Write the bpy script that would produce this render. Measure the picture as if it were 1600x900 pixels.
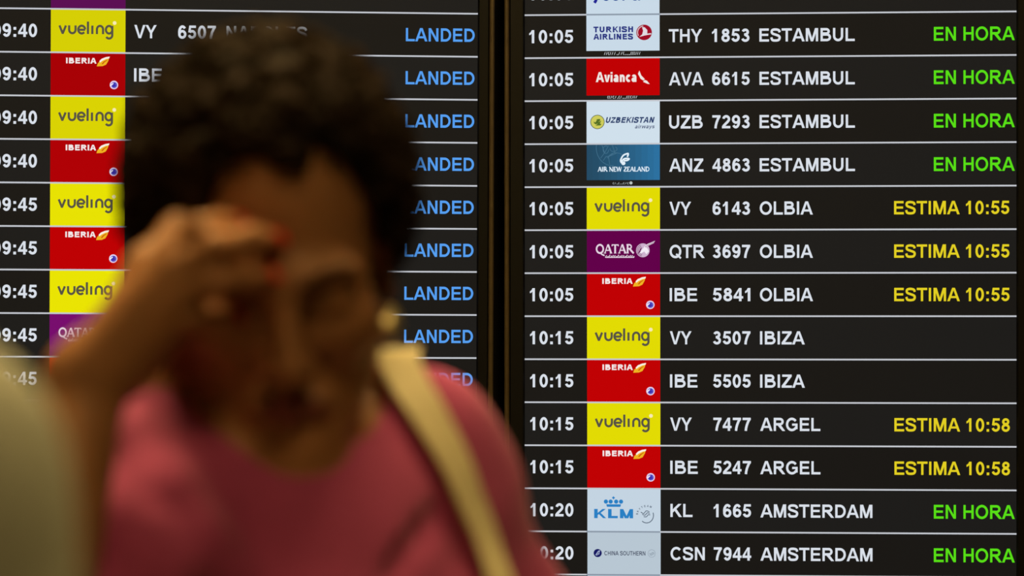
import bpy, math, random
import numpy as np
from mathutils import Vector, Matrix

# ------------------------------------------------------------------ camera, world, light, exposure
SC = bpy.context.scene
C = SC.collection
for o in list(bpy.data.objects):
    bpy.data.objects.remove(o, do_unlink=True)

F_PX = 100.0 / 36.0 * 1600.0          # focal length in pixels of the 1600 wide frame
CAM_Z = 1.5
HOR = 493.0                            # pixel row of the horizon
cam = bpy.data.cameras.new('camera')
cam.lens = 100.0
cam.sensor_width = 36.0
cam.shift_y = (HOR - 450.0) / 1600.0
cam.clip_start = 0.05
cam.dof.use_dof = True
cam.dof.focus_distance = 3.985
cam.dof.aperture_fstop = 3.5
cam_o = bpy.data.objects.new('camera', cam)
C.objects.link(cam_o)
cam_o.location = (0, 0, CAM_Z)
cam_o.rotation_euler = (math.pi / 2, 0, 0)
SC.camera = cam_o

w = bpy.data.worlds.new('hall_ambience')
SC.world = w
w.use_nodes = True
w.node_tree.nodes['Background'].inputs[0].default_value = (1.0, 0.72, 0.42, 1)
w.node_tree.nodes['Background'].inputs[1].default_value = 0.004
SC.view_settings.view_transform = 'Standard'
SC.view_settings.look = 'None'
SC.view_settings.exposure = 0.0
SC.view_settings.gamma = 1.0
SC.view_settings.use_curve_mapping = False

LAMP_COL = (1.0, 0.70, 0.27)
#            x     y     size_x size_y strength
LAMPS = [(0.25, 2.10, 0.40, 0.40, 25.0), (-0.58, 2.18, 0.36, 0.36, 64.0), (0.32, 0.55, 0.50, 0.50, 16.0)]
CEIL_Z = 3.0


def P(px, py, y):
    """point of the place seen at a pixel of the photograph, at distance y"""
    return Vector(((px - 800.0) / F_PX * y, y, CAM_Z - (py - HOR) / F_PX * y))


# ------------------------------------------------------------------ materials
def lin(c):
    return tuple(((v / 255.0) / 12.92 if v / 255.0 <= 0.04045 else ((v / 255.0 + 0.055) / 1.055) ** 2.4) for v in c)


MATS = {}


def principled(name, col, rough=0.6, metal=0.0, noise=0.0, scale=40.0, spec=0.5, bump=0.0, sheen=0.0, sss=0.0):
    m = bpy.data.materials.new(name)
    m.use_nodes = True
    nt = m.node_tree
    b = nt.nodes['Principled BSDF']
    b.inputs['Base Color'].default_value = (*col, 1)
    b.inputs['Roughness'].default_value = rough
    b.inputs['Metallic'].default_value = metal
    b.inputs['Specular IOR Level'].default_value = spec
    if sheen:
        b.inputs['Sheen Weight'].default_value = sheen
    if sss:
        b.inputs['Subsurface Weight'].default_value = sss
        b.inputs['Subsurface Radius'].default_value = (0.012, 0.005, 0.002)
        b.inputs['Subsurface Scale'].default_value = 0.6
    if noise or bump:
        tc = nt.nodes.new('ShaderNodeTexCoord')
        n = nt.nodes.new('ShaderNodeTexNoise')
        n.inputs['Scale'].default_value = scale
        n.inputs['Detail'].default_value = 5
        nt.links.new(tc.outputs['Object'], n.inputs['Vector'])
        if noise:
            r = nt.nodes.new('ShaderNodeValToRGB')
            r.color_ramp.elements[0].position = 0.3
            r.color_ramp.elements[1].position = 0.7
            r.color_ramp.elements[0].color = (*[c * (1 - noise) for c in col], 1)
            r.color_ramp.elements[1].color = (*[min(1, c * (1 + noise)) for c in col], 1)
            nt.links.new(n.outputs['Fac'], r.inputs['Fac'])
            nt.links.new(r.outputs['Color'], b.inputs['Base Color'])
        if bump:
            bp = nt.nodes.new('ShaderNodeBump')
            bp.inputs['Strength'].default_value = bump
            bp.inputs['Distance'].default_value = 0.002
            nt.links.new(n.outputs['Fac'], bp.inputs['Height'])
            nt.links.new(bp.outputs['Normal'], b.inputs['Normal'])
    MATS[name] = m
    return m


def glow(rgb, strength=1.0):
    """lit screen pixels of one colour (sRGB 0..255)"""
    key = 'screen_%d_%d_%d' % rgb
    if key in MATS:
        return MATS[key]
    m = bpy.data.materials.new(key)
    m.use_nodes = True
    nt = m.node_tree
    nt.nodes.clear()
    e = nt.nodes.new('ShaderNodeEmission')
    e.inputs[0].default_value = (*lin(rgb), 1)
    e.inputs[1].default_value = strength
    u = nt.nodes.new('ShaderNodeOutputMaterial')
    nt.links.new(e.outputs[0], u.inputs[0])
    MATS[key] = m
    return m


def screen_black(name, rgb):
    m = principled(name, (0.004, 0.004, 0.004), 0.55, spec=0.15)
    b = m.node_tree.nodes['Principled BSDF']
    b.inputs['Emission Color'].default_value = (*lin(rgb), 1)
    b.inputs['Emission Strength'].default_value = 0.85
    return m


M_PANEL = screen_black('lcd_black', (24, 23, 22))
M_PANEL2 = screen_black('lcd_black_row', (28, 28, 28))
M_BEZEL = principled('bezel_plastic', (0.0035, 0.003, 0.0025), 0.5, noise=0.2, scale=120, spec=0.3)
M_TRIM = principled('edge_sheen_trim', (0.13, 0.092, 0.040), 0.45, metal=0.25, noise=0.15, scale=60)  # warm sheen on the bezel's outer lip, put into the base colour
M_HOUSING = principled('housing_metal', (0.02, 0.02, 0.02), 0.5, metal=0.3, noise=0.1)
M_WALL = principled('wall_paint', (0.012, 0.010, 0.008), 0.8, noise=0.25, scale=6, bump=0.1)
M_FLOOR = principled('floor_terrazzo', (0.16, 0.13, 0.10), 0.35, noise=0.35, scale=35)
M_CEIL = principled('ceiling_panel', (0.22, 0.19, 0.15), 0.85, noise=0.08, scale=8)
M_SKIN = principled('skin', (0.42, 0.19, 0.085), 0.5, noise=0.10, scale=22, spec=0.35, bump=0.05, sss=0.15)
M_LIPS = principled('lips', (0.26, 0.075, 0.055), 0.42, noise=0.08, scale=60)
M_SKIN2 = principled('skin_pale', (0.50, 0.28, 0.18), 0.5, noise=0.08, scale=22)
M_HAIR = principled('dark_brown_hair', (0.016, 0.0072, 0.0026), 0.7, noise=0.5, scale=45, spec=0.12, bump=0.6)
M_HAIR2 = principled('brown_hair', (0.05, 0.03, 0.015), 0.55, noise=0.4, scale=60, bump=0.4)
M_SHIRT = principled('pink_knit', (0.50, 0.066, 0.22), 0.85, noise=0.08, scale=160, bump=0.25, sheen=0.15)
M_BEIGE = principled('olive_beige_cloth', (0.52, 0.53, 0.43), 0.9, noise=0.08, scale=120, bump=0.2)
M_TROUSER = principled('dark_denim', (0.02, 0.025, 0.045), 0.85, noise=0.3, scale=140, bump=0.2)
M_TROUSER2 = principled('grey_twill', (0.07, 0.065, 0.055), 0.85, noise=0.2, scale=140, bump=0.2)
M_SHOE = principled('shoe_leather', (0.03, 0.02, 0.015), 0.45, noise=0.2, scale=50)
M_NAIL = principled('red_nail_varnish', (0.80, 0.02, 0.014), 0.3, noise=0.03, scale=60)
M_GOLD = principled('gold', (1.0, 0.80, 0.42), 0.36, metal=0.9, noise=0.05, scale=90)
M_CREAM = principled('cream_leather', (0.90, 0.78, 0.47), 0.6, noise=0.05, scale=80, bump=0.12)
M_LAMPFRAME = principled('lamp_frame', (0.5, 0.48, 0.44), 0.5, noise=0.05)


# ------------------------------------------------------------------ object helpers
def link(name, verts, faces, mats, parent=None, fmat=None, smooth=False):
    me = bpy.data.meshes.new(name)
    me.from_pydata([tuple(v) for v in verts], [], faces)
    for m in (mats if isinstance(mats, (list, tuple)) else [mats]):
        me.materials.append(m)
    if fmat is not None:
        me.polygons.foreach_set('material_index', fmat)
    if smooth:
        me.polygons.foreach_set('use_smooth', [True] * len(me.polygons))
    me.update()
    o = bpy.data.objects.new(name, me)
    C.objects.link(o)
    if parent is not None:
        o.parent = parent
        o.matrix_parent_inverse = Matrix.Identity(4)
    return o


def empty(name, loc, label, cat, group=None):
    o = bpy.data.objects.new(name, None)
    o.empty_display_size = 0.05
    C.objects.link(o)
    o.location = loc
    o['label'] = label
    o['category'] = cat
    if group:
        o['group'] = group
    return o


class MB:
    """collects faces with a material each, then links them as one mesh"""

    def __init__(self):
        self.v, self.f, self.m, self.mats = [], [], [], []

    def mi(self, m):
        if m not in self.mats:
            self.mats.append(m)
        return self.mats.index(m)

    def poly(self, pts, m):
        b = len(self.v)
        self.v += [tuple(p) for p in pts]
        self.f.append(tuple(range(b, b + len(pts))))
        self.m.append(self.mi(m))

    def box(self, lo, hi, m, bev=0.0):
        (x0, y0, z0), (x1, y1, z1) = lo, hi
        b = len(self.v)
        k = self.mi(m)
        if bev <= 0:
            self.v += [(x0, y0, z0), (x1, y0, z0), (x1, y1, z0), (x0, y1, z0), (x0, y0, z1), (x1, y0, z1), (x1, y1, z1), (x0, y1, z1)]
            fs = [(0, 3, 2, 1), (4, 5, 6, 7), (0, 1, 5, 4), (1, 2, 6, 5), (2, 3, 7, 6), (3, 0, 4, 7)]
        else:                                    # chamfered front (low y) edges
            e = bev
            self.v += [(x0, y0 + e, z0), (x1, y0 + e, z0), (x1, y1, z0), (x0, y1, z0), (x0, y0 + e, z1), (x1, y0 + e, z1), (x1, y1, z1), (x0, y1, z1),
                       (x0 + e, y0, z0 + e), (x1 - e, y0, z0 + e), (x1 - e, y0, z1 - e), (x0 + e, y0, z1 - e)]
            fs = [(0, 3, 2, 1), (4, 5, 6, 7), (1, 2, 6, 5), (2, 3, 7, 6), (3, 0, 4, 7), (8, 9, 10, 11),
                  (0, 1, 9, 8), (1, 5, 10, 9), (5, 4, 11, 10), (4, 0, 8, 11)]
        for f in fs:
            self.f.append(tuple(b + i for i in f))
            self.m.append(k)

    def build(self, name, parent=None, smooth=False):
        return link(name, self.v, self.f, self.mats, parent, self.m, smooth)


def structure(o):
    o['kind'] = 'structure'
    return o


# ------------------------------------------------------------------ the room
def slab(name, lo, hi, m):
    b = MB()
    b.box(lo, hi, m)
    return structure(b.build(name))


slab('floor', (-4.5, -3.2, -0.1), (4.5, 4.3, 0.0), M_FLOOR)
slab('wall_back', (-4.5, 4.14, 0.0), (4.5, 4.3, CEIL_Z), M_WALL)
slab('wall_left', (-4.62, -3.2, 0.0), (-4.5, 4.3, CEIL_Z), M_WALL)
slab('wall_right', (4.5, -3.2, 0.0), (4.62, 4.3, CEIL_Z), M_WALL)
slab('wall_front', (-4.5, -3.3, 0.0), (4.5, -3.2, CEIL_Z), M_WALL)
slab('ceiling', (-4.62, -3.3, CEIL_Z), (4.62, 4.3, CEIL_Z + 0.1), M_CEIL)
slab('baseboard_back', (-4.5, 4.125, 0.0), (4.5, 4.14, 0.09), M_BEZEL)

def lamp_mat(strength):
    m = bpy.data.materials.new('lamp_diffuser')
    m.use_nodes = True
    m.node_tree.nodes.clear()
    e_ = m.node_tree.nodes.new('ShaderNodeEmission')
    e_.inputs[0].default_value = (*LAMP_COL, 1)
    e_.inputs[1].default_value = strength
    u_ = m.node_tree.nodes.new('ShaderNodeOutputMaterial')
    m.node_tree.links.new(e_.outputs[0], u_.inputs[0])
    return m


LAMP_LABELS = ['square warm ceiling light above the bag strap of the person in pink', 'square warm ceiling light above the raised hand, over the left side',
               'square warm ceiling light farthest from the flight boards']
for (lx, ly, sx, sy, ls), lab in zip(LAMPS, LAMP_LABELS):
    t = empty('ceiling_light', (lx, ly, CEIL_Z), lab, 'ceiling light', 'warm ceiling lights')
    b = MB()
    a, c, d = sx / 2, sy / 2, 0.03
    for lo, hi in (((-a - d, -c - d, -.05), (-a, c + d, 0)), ((a, -c - d, -.05), (a + d, c + d, 0)),
                   ((-a, -c - d, -.05), (a, -c, 0)), ((-a, c, -.05), (a, c + d, 0))):
        b.box(lo, hi, M_LAMPFRAME)
    b.build('frame', t)
    b = MB()
    b.box((-a, -c, -.035), (a, c, -.02), lamp_mat(ls))
    b.build('diffuser', t)


# ------------------------------------------------------------------ lettering: drawn stroke by stroke, cap height 1
def arc(cx, cy, rx, ry, a0, a1, n=14):
    return [(cx + rx * math.cos(math.radians(a0 + (a1 - a0) * i / n)), cy + ry * math.sin(math.radians(a0 + (a1 - a0) * i / n))) for i in range(n + 1)]


def spline(pts, n=5):
    out = []
    p = [pts[0]] + list(pts) + [pts[-1]]
    for i in range(1, len(p) - 2):
        for k in range(n):
            t = k / n
            out.append(tuple(0.5 * (2 * p[i][j] + (p[i + 1][j] - p[i - 1][j]) * t + (2 * p[i - 1][j] - 5 * p[i][j] + 4 * p[i + 1][j] - p[i + 2][j]) * t * t
                                    + (3 * p[i][j] - p[i - 1][j] - 3 * p[i + 1][j] + p[i + 2][j]) * t ** 3) for j in (0, 1)))
    out.append(tuple(pts[-1]))
    return out


def rect(x0, y0, x1, y1):
    return [(x0, y0), (x1, y0), (x1, y1), (x0, y1)]


def mir(poly, cx):
    return [(2 * cx - x, y) for x, y in poly][::-1]


def glyph(ch, w):
    """(advance, polygons, strokes) of one character; strokes carry the width w"""
    h = w / 2
    t, b = 1 - h, h
    st = rect(.10, 0, .10 + w, 1)
    sx = .10 + h
    D = {
        '0': (.777, [], [arc(.388, .5, .325 - h, .51 - h, 0, 360, 28)]),
        '1': (.777, [rect(.49 - w, 0, .49, 1), [(.36, 1), (.27, .87), (.10, .76), (.10, .61), (.22, .66), (.49 - w, .75), (.49 - w, 1)]], []),
        '2': (.777, [rect(.05, 0, .71, w * .95)], [arc(.385, .70, .315 - h, .31 - h, 172, -25) + [(.50, .50), (.30, .31), (.18, .18), (.14, .08)]]),
        '3': (.777, [], [arc(.37, .74, .285 - h, .265 - h, 165, -80), [(.28, .545), (.40, .55)], arc(.37, .29, .325 - h, .30 - h, 85, -165)]),
        '4': (.777, [rect(.62 - w, 0, .62, 1), rect(.03, .205, .74, .205 + w * .92), [(.03, .30), (.03, .37), (.43, 1), (.62 - w, 1), (.62 - w, .78), (.20, .34)]], []),
        '5': (.777, [rect(.17, 1 - w * .95, .69, 1), [(.17, 1), (.17 + w * .9, 1), (.28, .66), (.22, .47), (.085, .485)]], [arc(.38, .335, .33 - h, .335 - h, 140, -165, 18)]),
        '6': (.777, [], [arc(.395, .325, .325 - h, .335 - h, 0, 360, 24), arc(.41, .49, .345 - h, .52 - h, 42, 205, 16)]),
        '7': (.777, [rect(.06, 1 - w * .95, .71, 1)], [[(.63, .92), (.50, .70), (.40, .45), (.335, .2), (.315, 0)]]),
        '8': (.777, [], [arc(.388, .745, .285 - h, .265 - h, 0, 360, 24), arc(.388, .29, .325 - h, .30 - h, 0, 360, 24)]),
        ':': (.46, [rect(.13, 0, .13 + w * 1.1, w * 1.1), rect(.13, .53, .13 + w * 1.1, .53 + w * 1.1)], []),
        ' ': (.39, [], []),
        'A': (1.0, [[(0, 0), (w * 1.12, 0), (.5, .82), (.5, 1), (.5 - w * .6, 1)], mir([(0, 0), (w * 1.12, 0), (.5, .82), (.5, 1), (.5 - w * .6, 1)], .5), rect(.2, .23, .8, .23 + w * .85)], []),
        'B': (1.0, [st], [[(sx, t)] + arc(.56, .745, .28 - h, t - .745, 90, -90) + [(sx, 2 * .745 - t)], [(sx, .51)] + arc(.60, .51 / 2 + h / 2, .34 - h, .51 / 2 - h / 2, 90, -90) + [(sx, b)]]),
        'C': (1.0, [], [arc(.52, .5, .47 - h, .515 - h, 40, 320, 26)]),
        'D': (1.0, [st], [[(sx, t)] + arc(.46, .5, .48 - h, .5 - h, 90, -90, 18) + [(sx, b)]]),
        'E': (.93, [st, rect(.1, 0, .87, w * .95), rect(.1, .43, .81, .43 + w * .92), rect(.1, 1 - w * .95, .85, 1)], []),
        'G': (1.086, [rect(.56, .40, 1.0, .40 + w * .92), rect(1.0 - w, .14, 1.0, .45)], [arc(.54, .5, .48 - h, .515 - h, 38, 318, 26) + [(1.0 - h, .17)]]),
        'H': (1.0, [st, rect(.90 - w, 0, .90, 1), rect(.1, .435, .9, .435 + w * .95)], []),
        'I': (.388, [rect(.194 - h, 0, .194 + h, 1)], []),
        'K': (1.0, [st, [(.1 + w, .33), (.1 + w, .58), (.72, 1), (.97, 1)], [(.39, .53), (.53, .66), (1.0, 0), (.77, 0)]], []),
        'L': (.86, [st, rect(.1, 0, .83, w * .95)], []),
        'M': (1.163, [rect(.09, 0, .09 + w, 1), rect(1.073 - w, 0, 1.073, 1), [(.09, 1), (.34, 1), (.5815, .26), (.5815, 0), (.5815 - w * .5, 0), (.15, .95)],
                      mir([(.09, 1), (.34, 1), (.5815, .26), (.5815, 0), (.5815 - w * .5, 0), (.15, .95)], .5815)], []),
        'N': (1.0, [st, rect(.90 - w, 0, .90, 1), [(.1, 1), (.1 + w * 1.08, 1), (.9, 0), (.9 - w * 1.08, 0)]], []),
        'O': (1.086, [], [arc(.543, .5, .49 - h, .515 - h, 0, 360, 30)]),
        'P': (.93, [st], [[(sx, t)] + arc(.55, .69, .33 - h, t - .69, 90, -90) + [(sx, 2 * .69 - t)]]),
        'Q': (1.086, [[(.56, .27), (.66, .36), (1.04, .04), (.95, -.08)]], [arc(.543, .5, .49 - h, .515 - h, 0, 360, 30)]),
        'R': (1.03, [st, [(.42, .42), (.62, .48), (.70, .42), (1.03, 0), (.80, 0)]], [[(sx, t)] + arc(.60, .71, .31 - h, t - .71, 90, -90) + [(sx, 2 * .71 - t)]]),
        'S': (.93, [], [spline([(.79, .70), (.72, .86), (.47, 1.01 - h), (.22, .88), (.155, .74), (.23, .61), (.47, .525), (.73, .42), (.79, .28), (.70, .12), (.46, h - .01), (.21, .12), (.125, .32)])]),
        'T': (.86, [rect(.43 - h, 0, .43 + h, 1), rect(.02, 1 - w * .95, .84, 1)], []),
        'U': (1.0, [], [[(.095 + h, 1), (.095 + h, .4)] + arc(.5, .39, .405 - h, .40 - h, 180, 360, 16) + [(.905 - h, .4), (.905 - h, 1)]]),
        'V': (.94, [[(0, 1), (w * 1.13, 1), (.47, .2), (.47, 0), (.47 - w * .56, 0)], mir([(0, 1), (w * 1.13, 1), (.47, .2), (.47, 0), (.47 - w * .56, 0)], .47)], []),
        'W': (1.32, [], []),
        'X': (.93, [[(0, 0), (.22, 0), (.92, 1), (.70, 1)], [(0, 1), (.22, 1), (.92, 0), (.70, 0)]], []),
        'Y': (.94, [rect(.47 - h, 0, .47 + h, .42), [(0, 1), (w * 1.2, 1), (.47, .58), (.47, .40), (.47 - h, .40)], mir([(0, 1), (w * 1.2, 1), (.47, .58), (.47, .40), (.47 - h, .40)], .47)], []),
        'Z': (.86, [rect(.03, 0, .84, w * .95), rect(.07, 1 - w * .95, .82, 1), [(.03, w * .8), (.57, 1 - w * .8), (.82, 1 - w * .8), (.28, w * .8)]], []),
        'a': (.72, [rect(.64 - w, 0, .64, .5)], [arc(.33, .215, .27 - h, .23 - h, 0, 360, 18), arc(.36, .47, .28 - h, .275 - h, -5, 160, 10)]),
        'c': (.66, [], [arc(.36, .365, .32 - h, .38 - h, 48, 312, 16)]),
        'i': (.36, [rect(.18 - h, 0, .18 + h, .73), rect(.18 - h, .83, .18 + h, 1)], []),
        'n': (.76, [rect(.08, 0, .08 + w, .73)], [[(.08 + h, .36)] + arc(.38, .42, .30 - h, .325 - h, 170, 0, 12) + [(.68 - h, 0)]]),
        'r': (.50, [rect(.08, 0, .08 + w, .73)], [arc(.34, .36, .24 - h * .6, .36 - h, 165, 75, 8)]),
        's': (.66, [], [spline([(.56, .52), (.34, .74 - h), (.12, .54), (.34, .37), (.57, .2), (.33, h - .01), (.08, .2)])]),
        'v': (.70, [[(0, .73), (w * 1.1, .73), (.35, .16), (.35, 0), (.35 - w * .55, 0)], mir([(0, .73), (w * 1.1, .73), (.35, .16), (.35, 0), (.35 - w * .55, 0)], .35)], []),
        'w': (1.0, [], []),
        'y': (.70, [[(0, .73), (w * 1.1, .73), (.40, .10), (.33, 0)], [(.70, .73), (.70 - w * 1.1, .73), (.15, -.28), (.15 + w * 1.1, -.28)]], []),
    }
    if ch == '9':
        a, p, s = D['6']
        return a, [], [[(.777 - x, 1 - y) for x, y in q] for q in s]
    if ch in 'Ww':
        k, H = (1.32, 1.0) if ch == 'W' else (1.0, .73)
        q = k / 4
        a = w * 1.08
        p = [[(0, H), (a, H), (q + a * .45, 0), (q - a * .45, 0)], [(2 * q - a * .45, H), (2 * q + a * .45, H), (q + a * .45, 0), (q - a * .45, 0)]]
        return k, p + [mir(z, k / 2) for z in p], []
    return D[ch]


def thick(pts, w):
    """quads that follow a stroke, with mitred corners"""
    closed = math.dist(pts[0], pts[-1]) < 1e-6
    n = len(pts)
    L, R = [], []
    for i, (x, y) in enumerate(pts):
        if closed:
            a, b = pts[(i - 1) % (n - 1)], pts[(i + 1) % (n - 1)] if i < n - 1 else pts[1]
            if i == n - 1:
                a = pts[n - 2]
        else:
            a, b = pts[max(i - 1, 0)], pts[min(i + 1, n - 1)]
        def nrm(p, q):
            dx, dy = q[0] - p[0], q[1] - p[1]
            l = math.hypot(dx, dy) or 1e-9
            return -dy / l, dx / l
        n1 = nrm(a, (x, y)) if a != (x, y) else nrm((x, y), b)
        n2 = nrm((x, y), b) if b != (x, y) else n1
        mx, my = n1[0] + n2[0], n1[1] + n2[1]
        l = math.hypot(mx, my) or 1e-9
        mx, my = mx / l, my / l
        s = w / 2 / max(0.5, mx * n1[0] + my * n1[1])
        L.append((x + mx * s, y + my * s))
        R.append((x - mx * s, y - my * s))
    return [[R[i], R[i + 1], L[i + 1], L[i]] for i in range(n - 1)]


def lettering(s, w=.175, gap=0.0):
    """polygons of a line of text, cap height 1, starting at x = 0; returns polys, ink x0, ink x1"""
    x, out = 0.0, []
    for ch in s:
        a, ps, ss = glyph(ch, w)
        for p in ps:
            out.append([(q[0] + x, q[1]) for q in p])
        for k in ss:
            out += [[(q[0] + x, q[1]) for q in p] for p in thick(k, w)]
        x += a + gap
    xs = [q[0] for p in out for q in p]
    return out, min(xs), max(xs)


def fitted(s, x0, x1, y0, y1, w=.175, gap=0.0, slant=0.0):
    """text fitted to the box x0..x1, y0 (base) .. y1 (cap line)"""
    ps, a, b = lettering(s, w, gap)
    ps = [[(x + slant * y, y) for x, y in p] for p in ps]
    xs = [q[0] for p in ps for q in p]
    a, b = min(xs), max(xs)
    k = (x1 - x0) / (b - a)
    return [[(x0 + (x - a) * k, y0 + y * (y1 - y0)) for x, y in p] for p in ps]


# ------------------------------------------------------------------ the two flight boards
PITCH = 0.0605
WHITE, BLUE, GREEN, AMBER = (218, 224, 233), (86, 158, 240), (88, 222, 22), (226, 206, 34)
RULE = (196, 199, 206)


class Board:
    def __init__(self, label, px_a, dep_a, px_b, dep_b, top, roll, group, ref_px, edge):
        self.edge = edge
        A = Vector(((px_a - 800) / F_PX * dep_a, dep_a, 0))
        B = Vector(((px_b - 800) / F_PX * dep_b, dep_b, 0))
        self.A2, self.W = A, (B - A).length
        self.ux = (B - A).normalized()
        self.nrm = Vector((self.ux.y, -self.ux.x, 0))        # towards the hall
        ang = math.atan2(self.ux.y, self.ux.x)
        z0 = CAM_Z - (top - HOR) / F_PX * (A + self.ux * self.u(ref_px)).y
        self.pivot_u = self.u(ref_px)
        self.root = empty('flight_board', (A.x, A.y, z0), label, 'flight information display', group)
        self.root.rotation_euler = Matrix.Rotation(ang, 4, 'Z').to_euler()
        # a hair of roll, as the board hangs on its bracket
        R = Matrix.Rotation(ang, 4, 'Z') @ Matrix.Translation((self.pivot_u, 0, 0)) @ Matrix.Rotation(roll, 4, 'Y') @ Matrix.Translation((-self.pivot_u, 0, 0))
        self.root.matrix_world = Matrix.Translation((A.x, A.y, z0)) @ R
        self.lo, self.hi = -16.6 * PITCH, 3.0 * PITCH
        self.shell()

    def u(self, px):
        """distance along the board of a sight line at pixel column px"""
        r = (px - 800) / F_PX
        # A.x + u ux.x = r (A.y + u ux.y)
        return (r * self.A2.y - self.A2.x) / (self.ux.x - r * self.ux.y)

    def shell(self):
        W, lo, hi = self.W, self.lo, self.hi
        b = MB()
        b.box((0, 0.0, lo), (W, 0.004, hi), M_PANEL)
        b.build('screen_panel', self.root)
        z = self.edge
        b = MB()
        for l, h_ in (((-z, -.006, lo - z), (-.0003, .012, hi + z)), ((W + .0003, -.006, lo - z), (W + z, .012, hi + z)),
                      ((-.0003, -.006, hi + .0003), (W + .0003, .012, hi + z)), ((-.0003, -.006, lo - z), (W + .0003, .012, lo - .0003))):
            b.box(l, h_, M_BEZEL, .002)
        b.build('bezel', self.root)
        b = MB()
        q = .0068
        for l, h_ in (((-z - q, -.009, lo - z - q), (-z, .02, hi + z + q)), ((W + z, -.009, lo - z - q), (W + z + q, .02, hi + z + q)),
                      ((-z, -.009, hi + z), (W + z, .02, hi + z + q)), ((-z, -.009, lo - z - q), (W + z, .02, lo - z))):
            b.box(l, h_, M_TRIM, .0018)  # strip whose colour stands in for light caught on the bezel edge
        o = b.build('edge_trim', self.root)
        o['label'] = 'edge trim with a warm highlight painted into its colour'
        b = MB()
        b.box((-z + .004, .012, lo - z + .004), (W + z - .004, .06, hi + z - .004), M_HOUSING)
        b.build('housing', self.root)
        b = MB()
        b.box((W * .3, .06, lo * .7), (W * .7, .098, lo * .2), M_HOUSING)
        b.build('wall_bracket', self.root)

    def strip(self, k, rule0=0.0, dark_span=None):
        """the k-th row: its dark band and the pale rule along its top"""
        zt = -k * PITCH
        b = MB()
        e = -.0004
        m = M_PANEL2 if k % 2 else M_PANEL
        b.poly([(0, e, zt - PITCH), (self.W, e, zt - PITCH), (self.W, e, zt), (0, e, zt)], m)
        h = .0011
        b.poly([(0, e * 5, zt - h), (self.W, e * 5, zt - h), (self.W, e * 5, zt + h), (0, e * 5, zt + h)], glow(RULE))
        if dark_span:
            b.poly([(dark_span[0], e * 6, zt - h), (dark_span[1], e * 6, zt - h), (dark_span[1], e * 6, zt + h), (dark_span[0], e * 6, zt + h)], glow((140, 153, 168)))
        return b.build('flight_row', self.root)

    def text(self, row, k, name, s, px0, px1, rgb, w=.19, cap=.0184, dz=0.0):
        zc = -(k + .5) * PITCH + dz
        u0, u1 = self.u(px0), self.u(px1)
        b = MB()
        for p in fitted(s, u0, u1, zc - cap / 2, zc + cap / 2, w):
            b.poly([(x, -.0012, y) for x, y in p], glow(rgb))
        o = b.build(name, row)
        return o

    def tile(self, row, k, px0, px1, draw, bg, h0=0.0, h1=1.0, strip=None):
        """airline logo tile; draw works in tile pixels (x right, y down)"""
        u0, u1 = self.u(px0), self.u(px1)
        zt = -k * PITCH
        b = MB()
        s = PITCH / 67.4
        def q(x, y, lay):
            return (u0 + (u1 - u0) * x / (px1 - px0), -.0006 - .0001 * lay, zt - y * s)
        wpx, hpx = px1 - px0, 67.4
        if callable(bg):
            bg(b, q, wpx, hpx)
        else:
            b.poly([q(0, hpx * h1, 0), q(wpx, hpx * h1, 0), q(wpx, h0, 0), q(0, h0, 0)], glow(bg))
        if draw:
            draw(b, q)
        return b.build('airline_logo', row)


def put(b, q, polys, rgb, lay=2):
    for p in polys:
        b.poly([q(x, y, lay) for x, y in p], glow(rgb))


def txt(s, x0, x1, y_base, y_cap, w=.175, gap=0, slant=0):
    return fitted(s, x0, x1, y_base, y_cap, w, gap, slant)


def disc(cx, cy, rx, ry=None, n=26):
    return [arc(cx, cy, rx, ry or rx, 0, 360, n)[:-1]]


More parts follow.
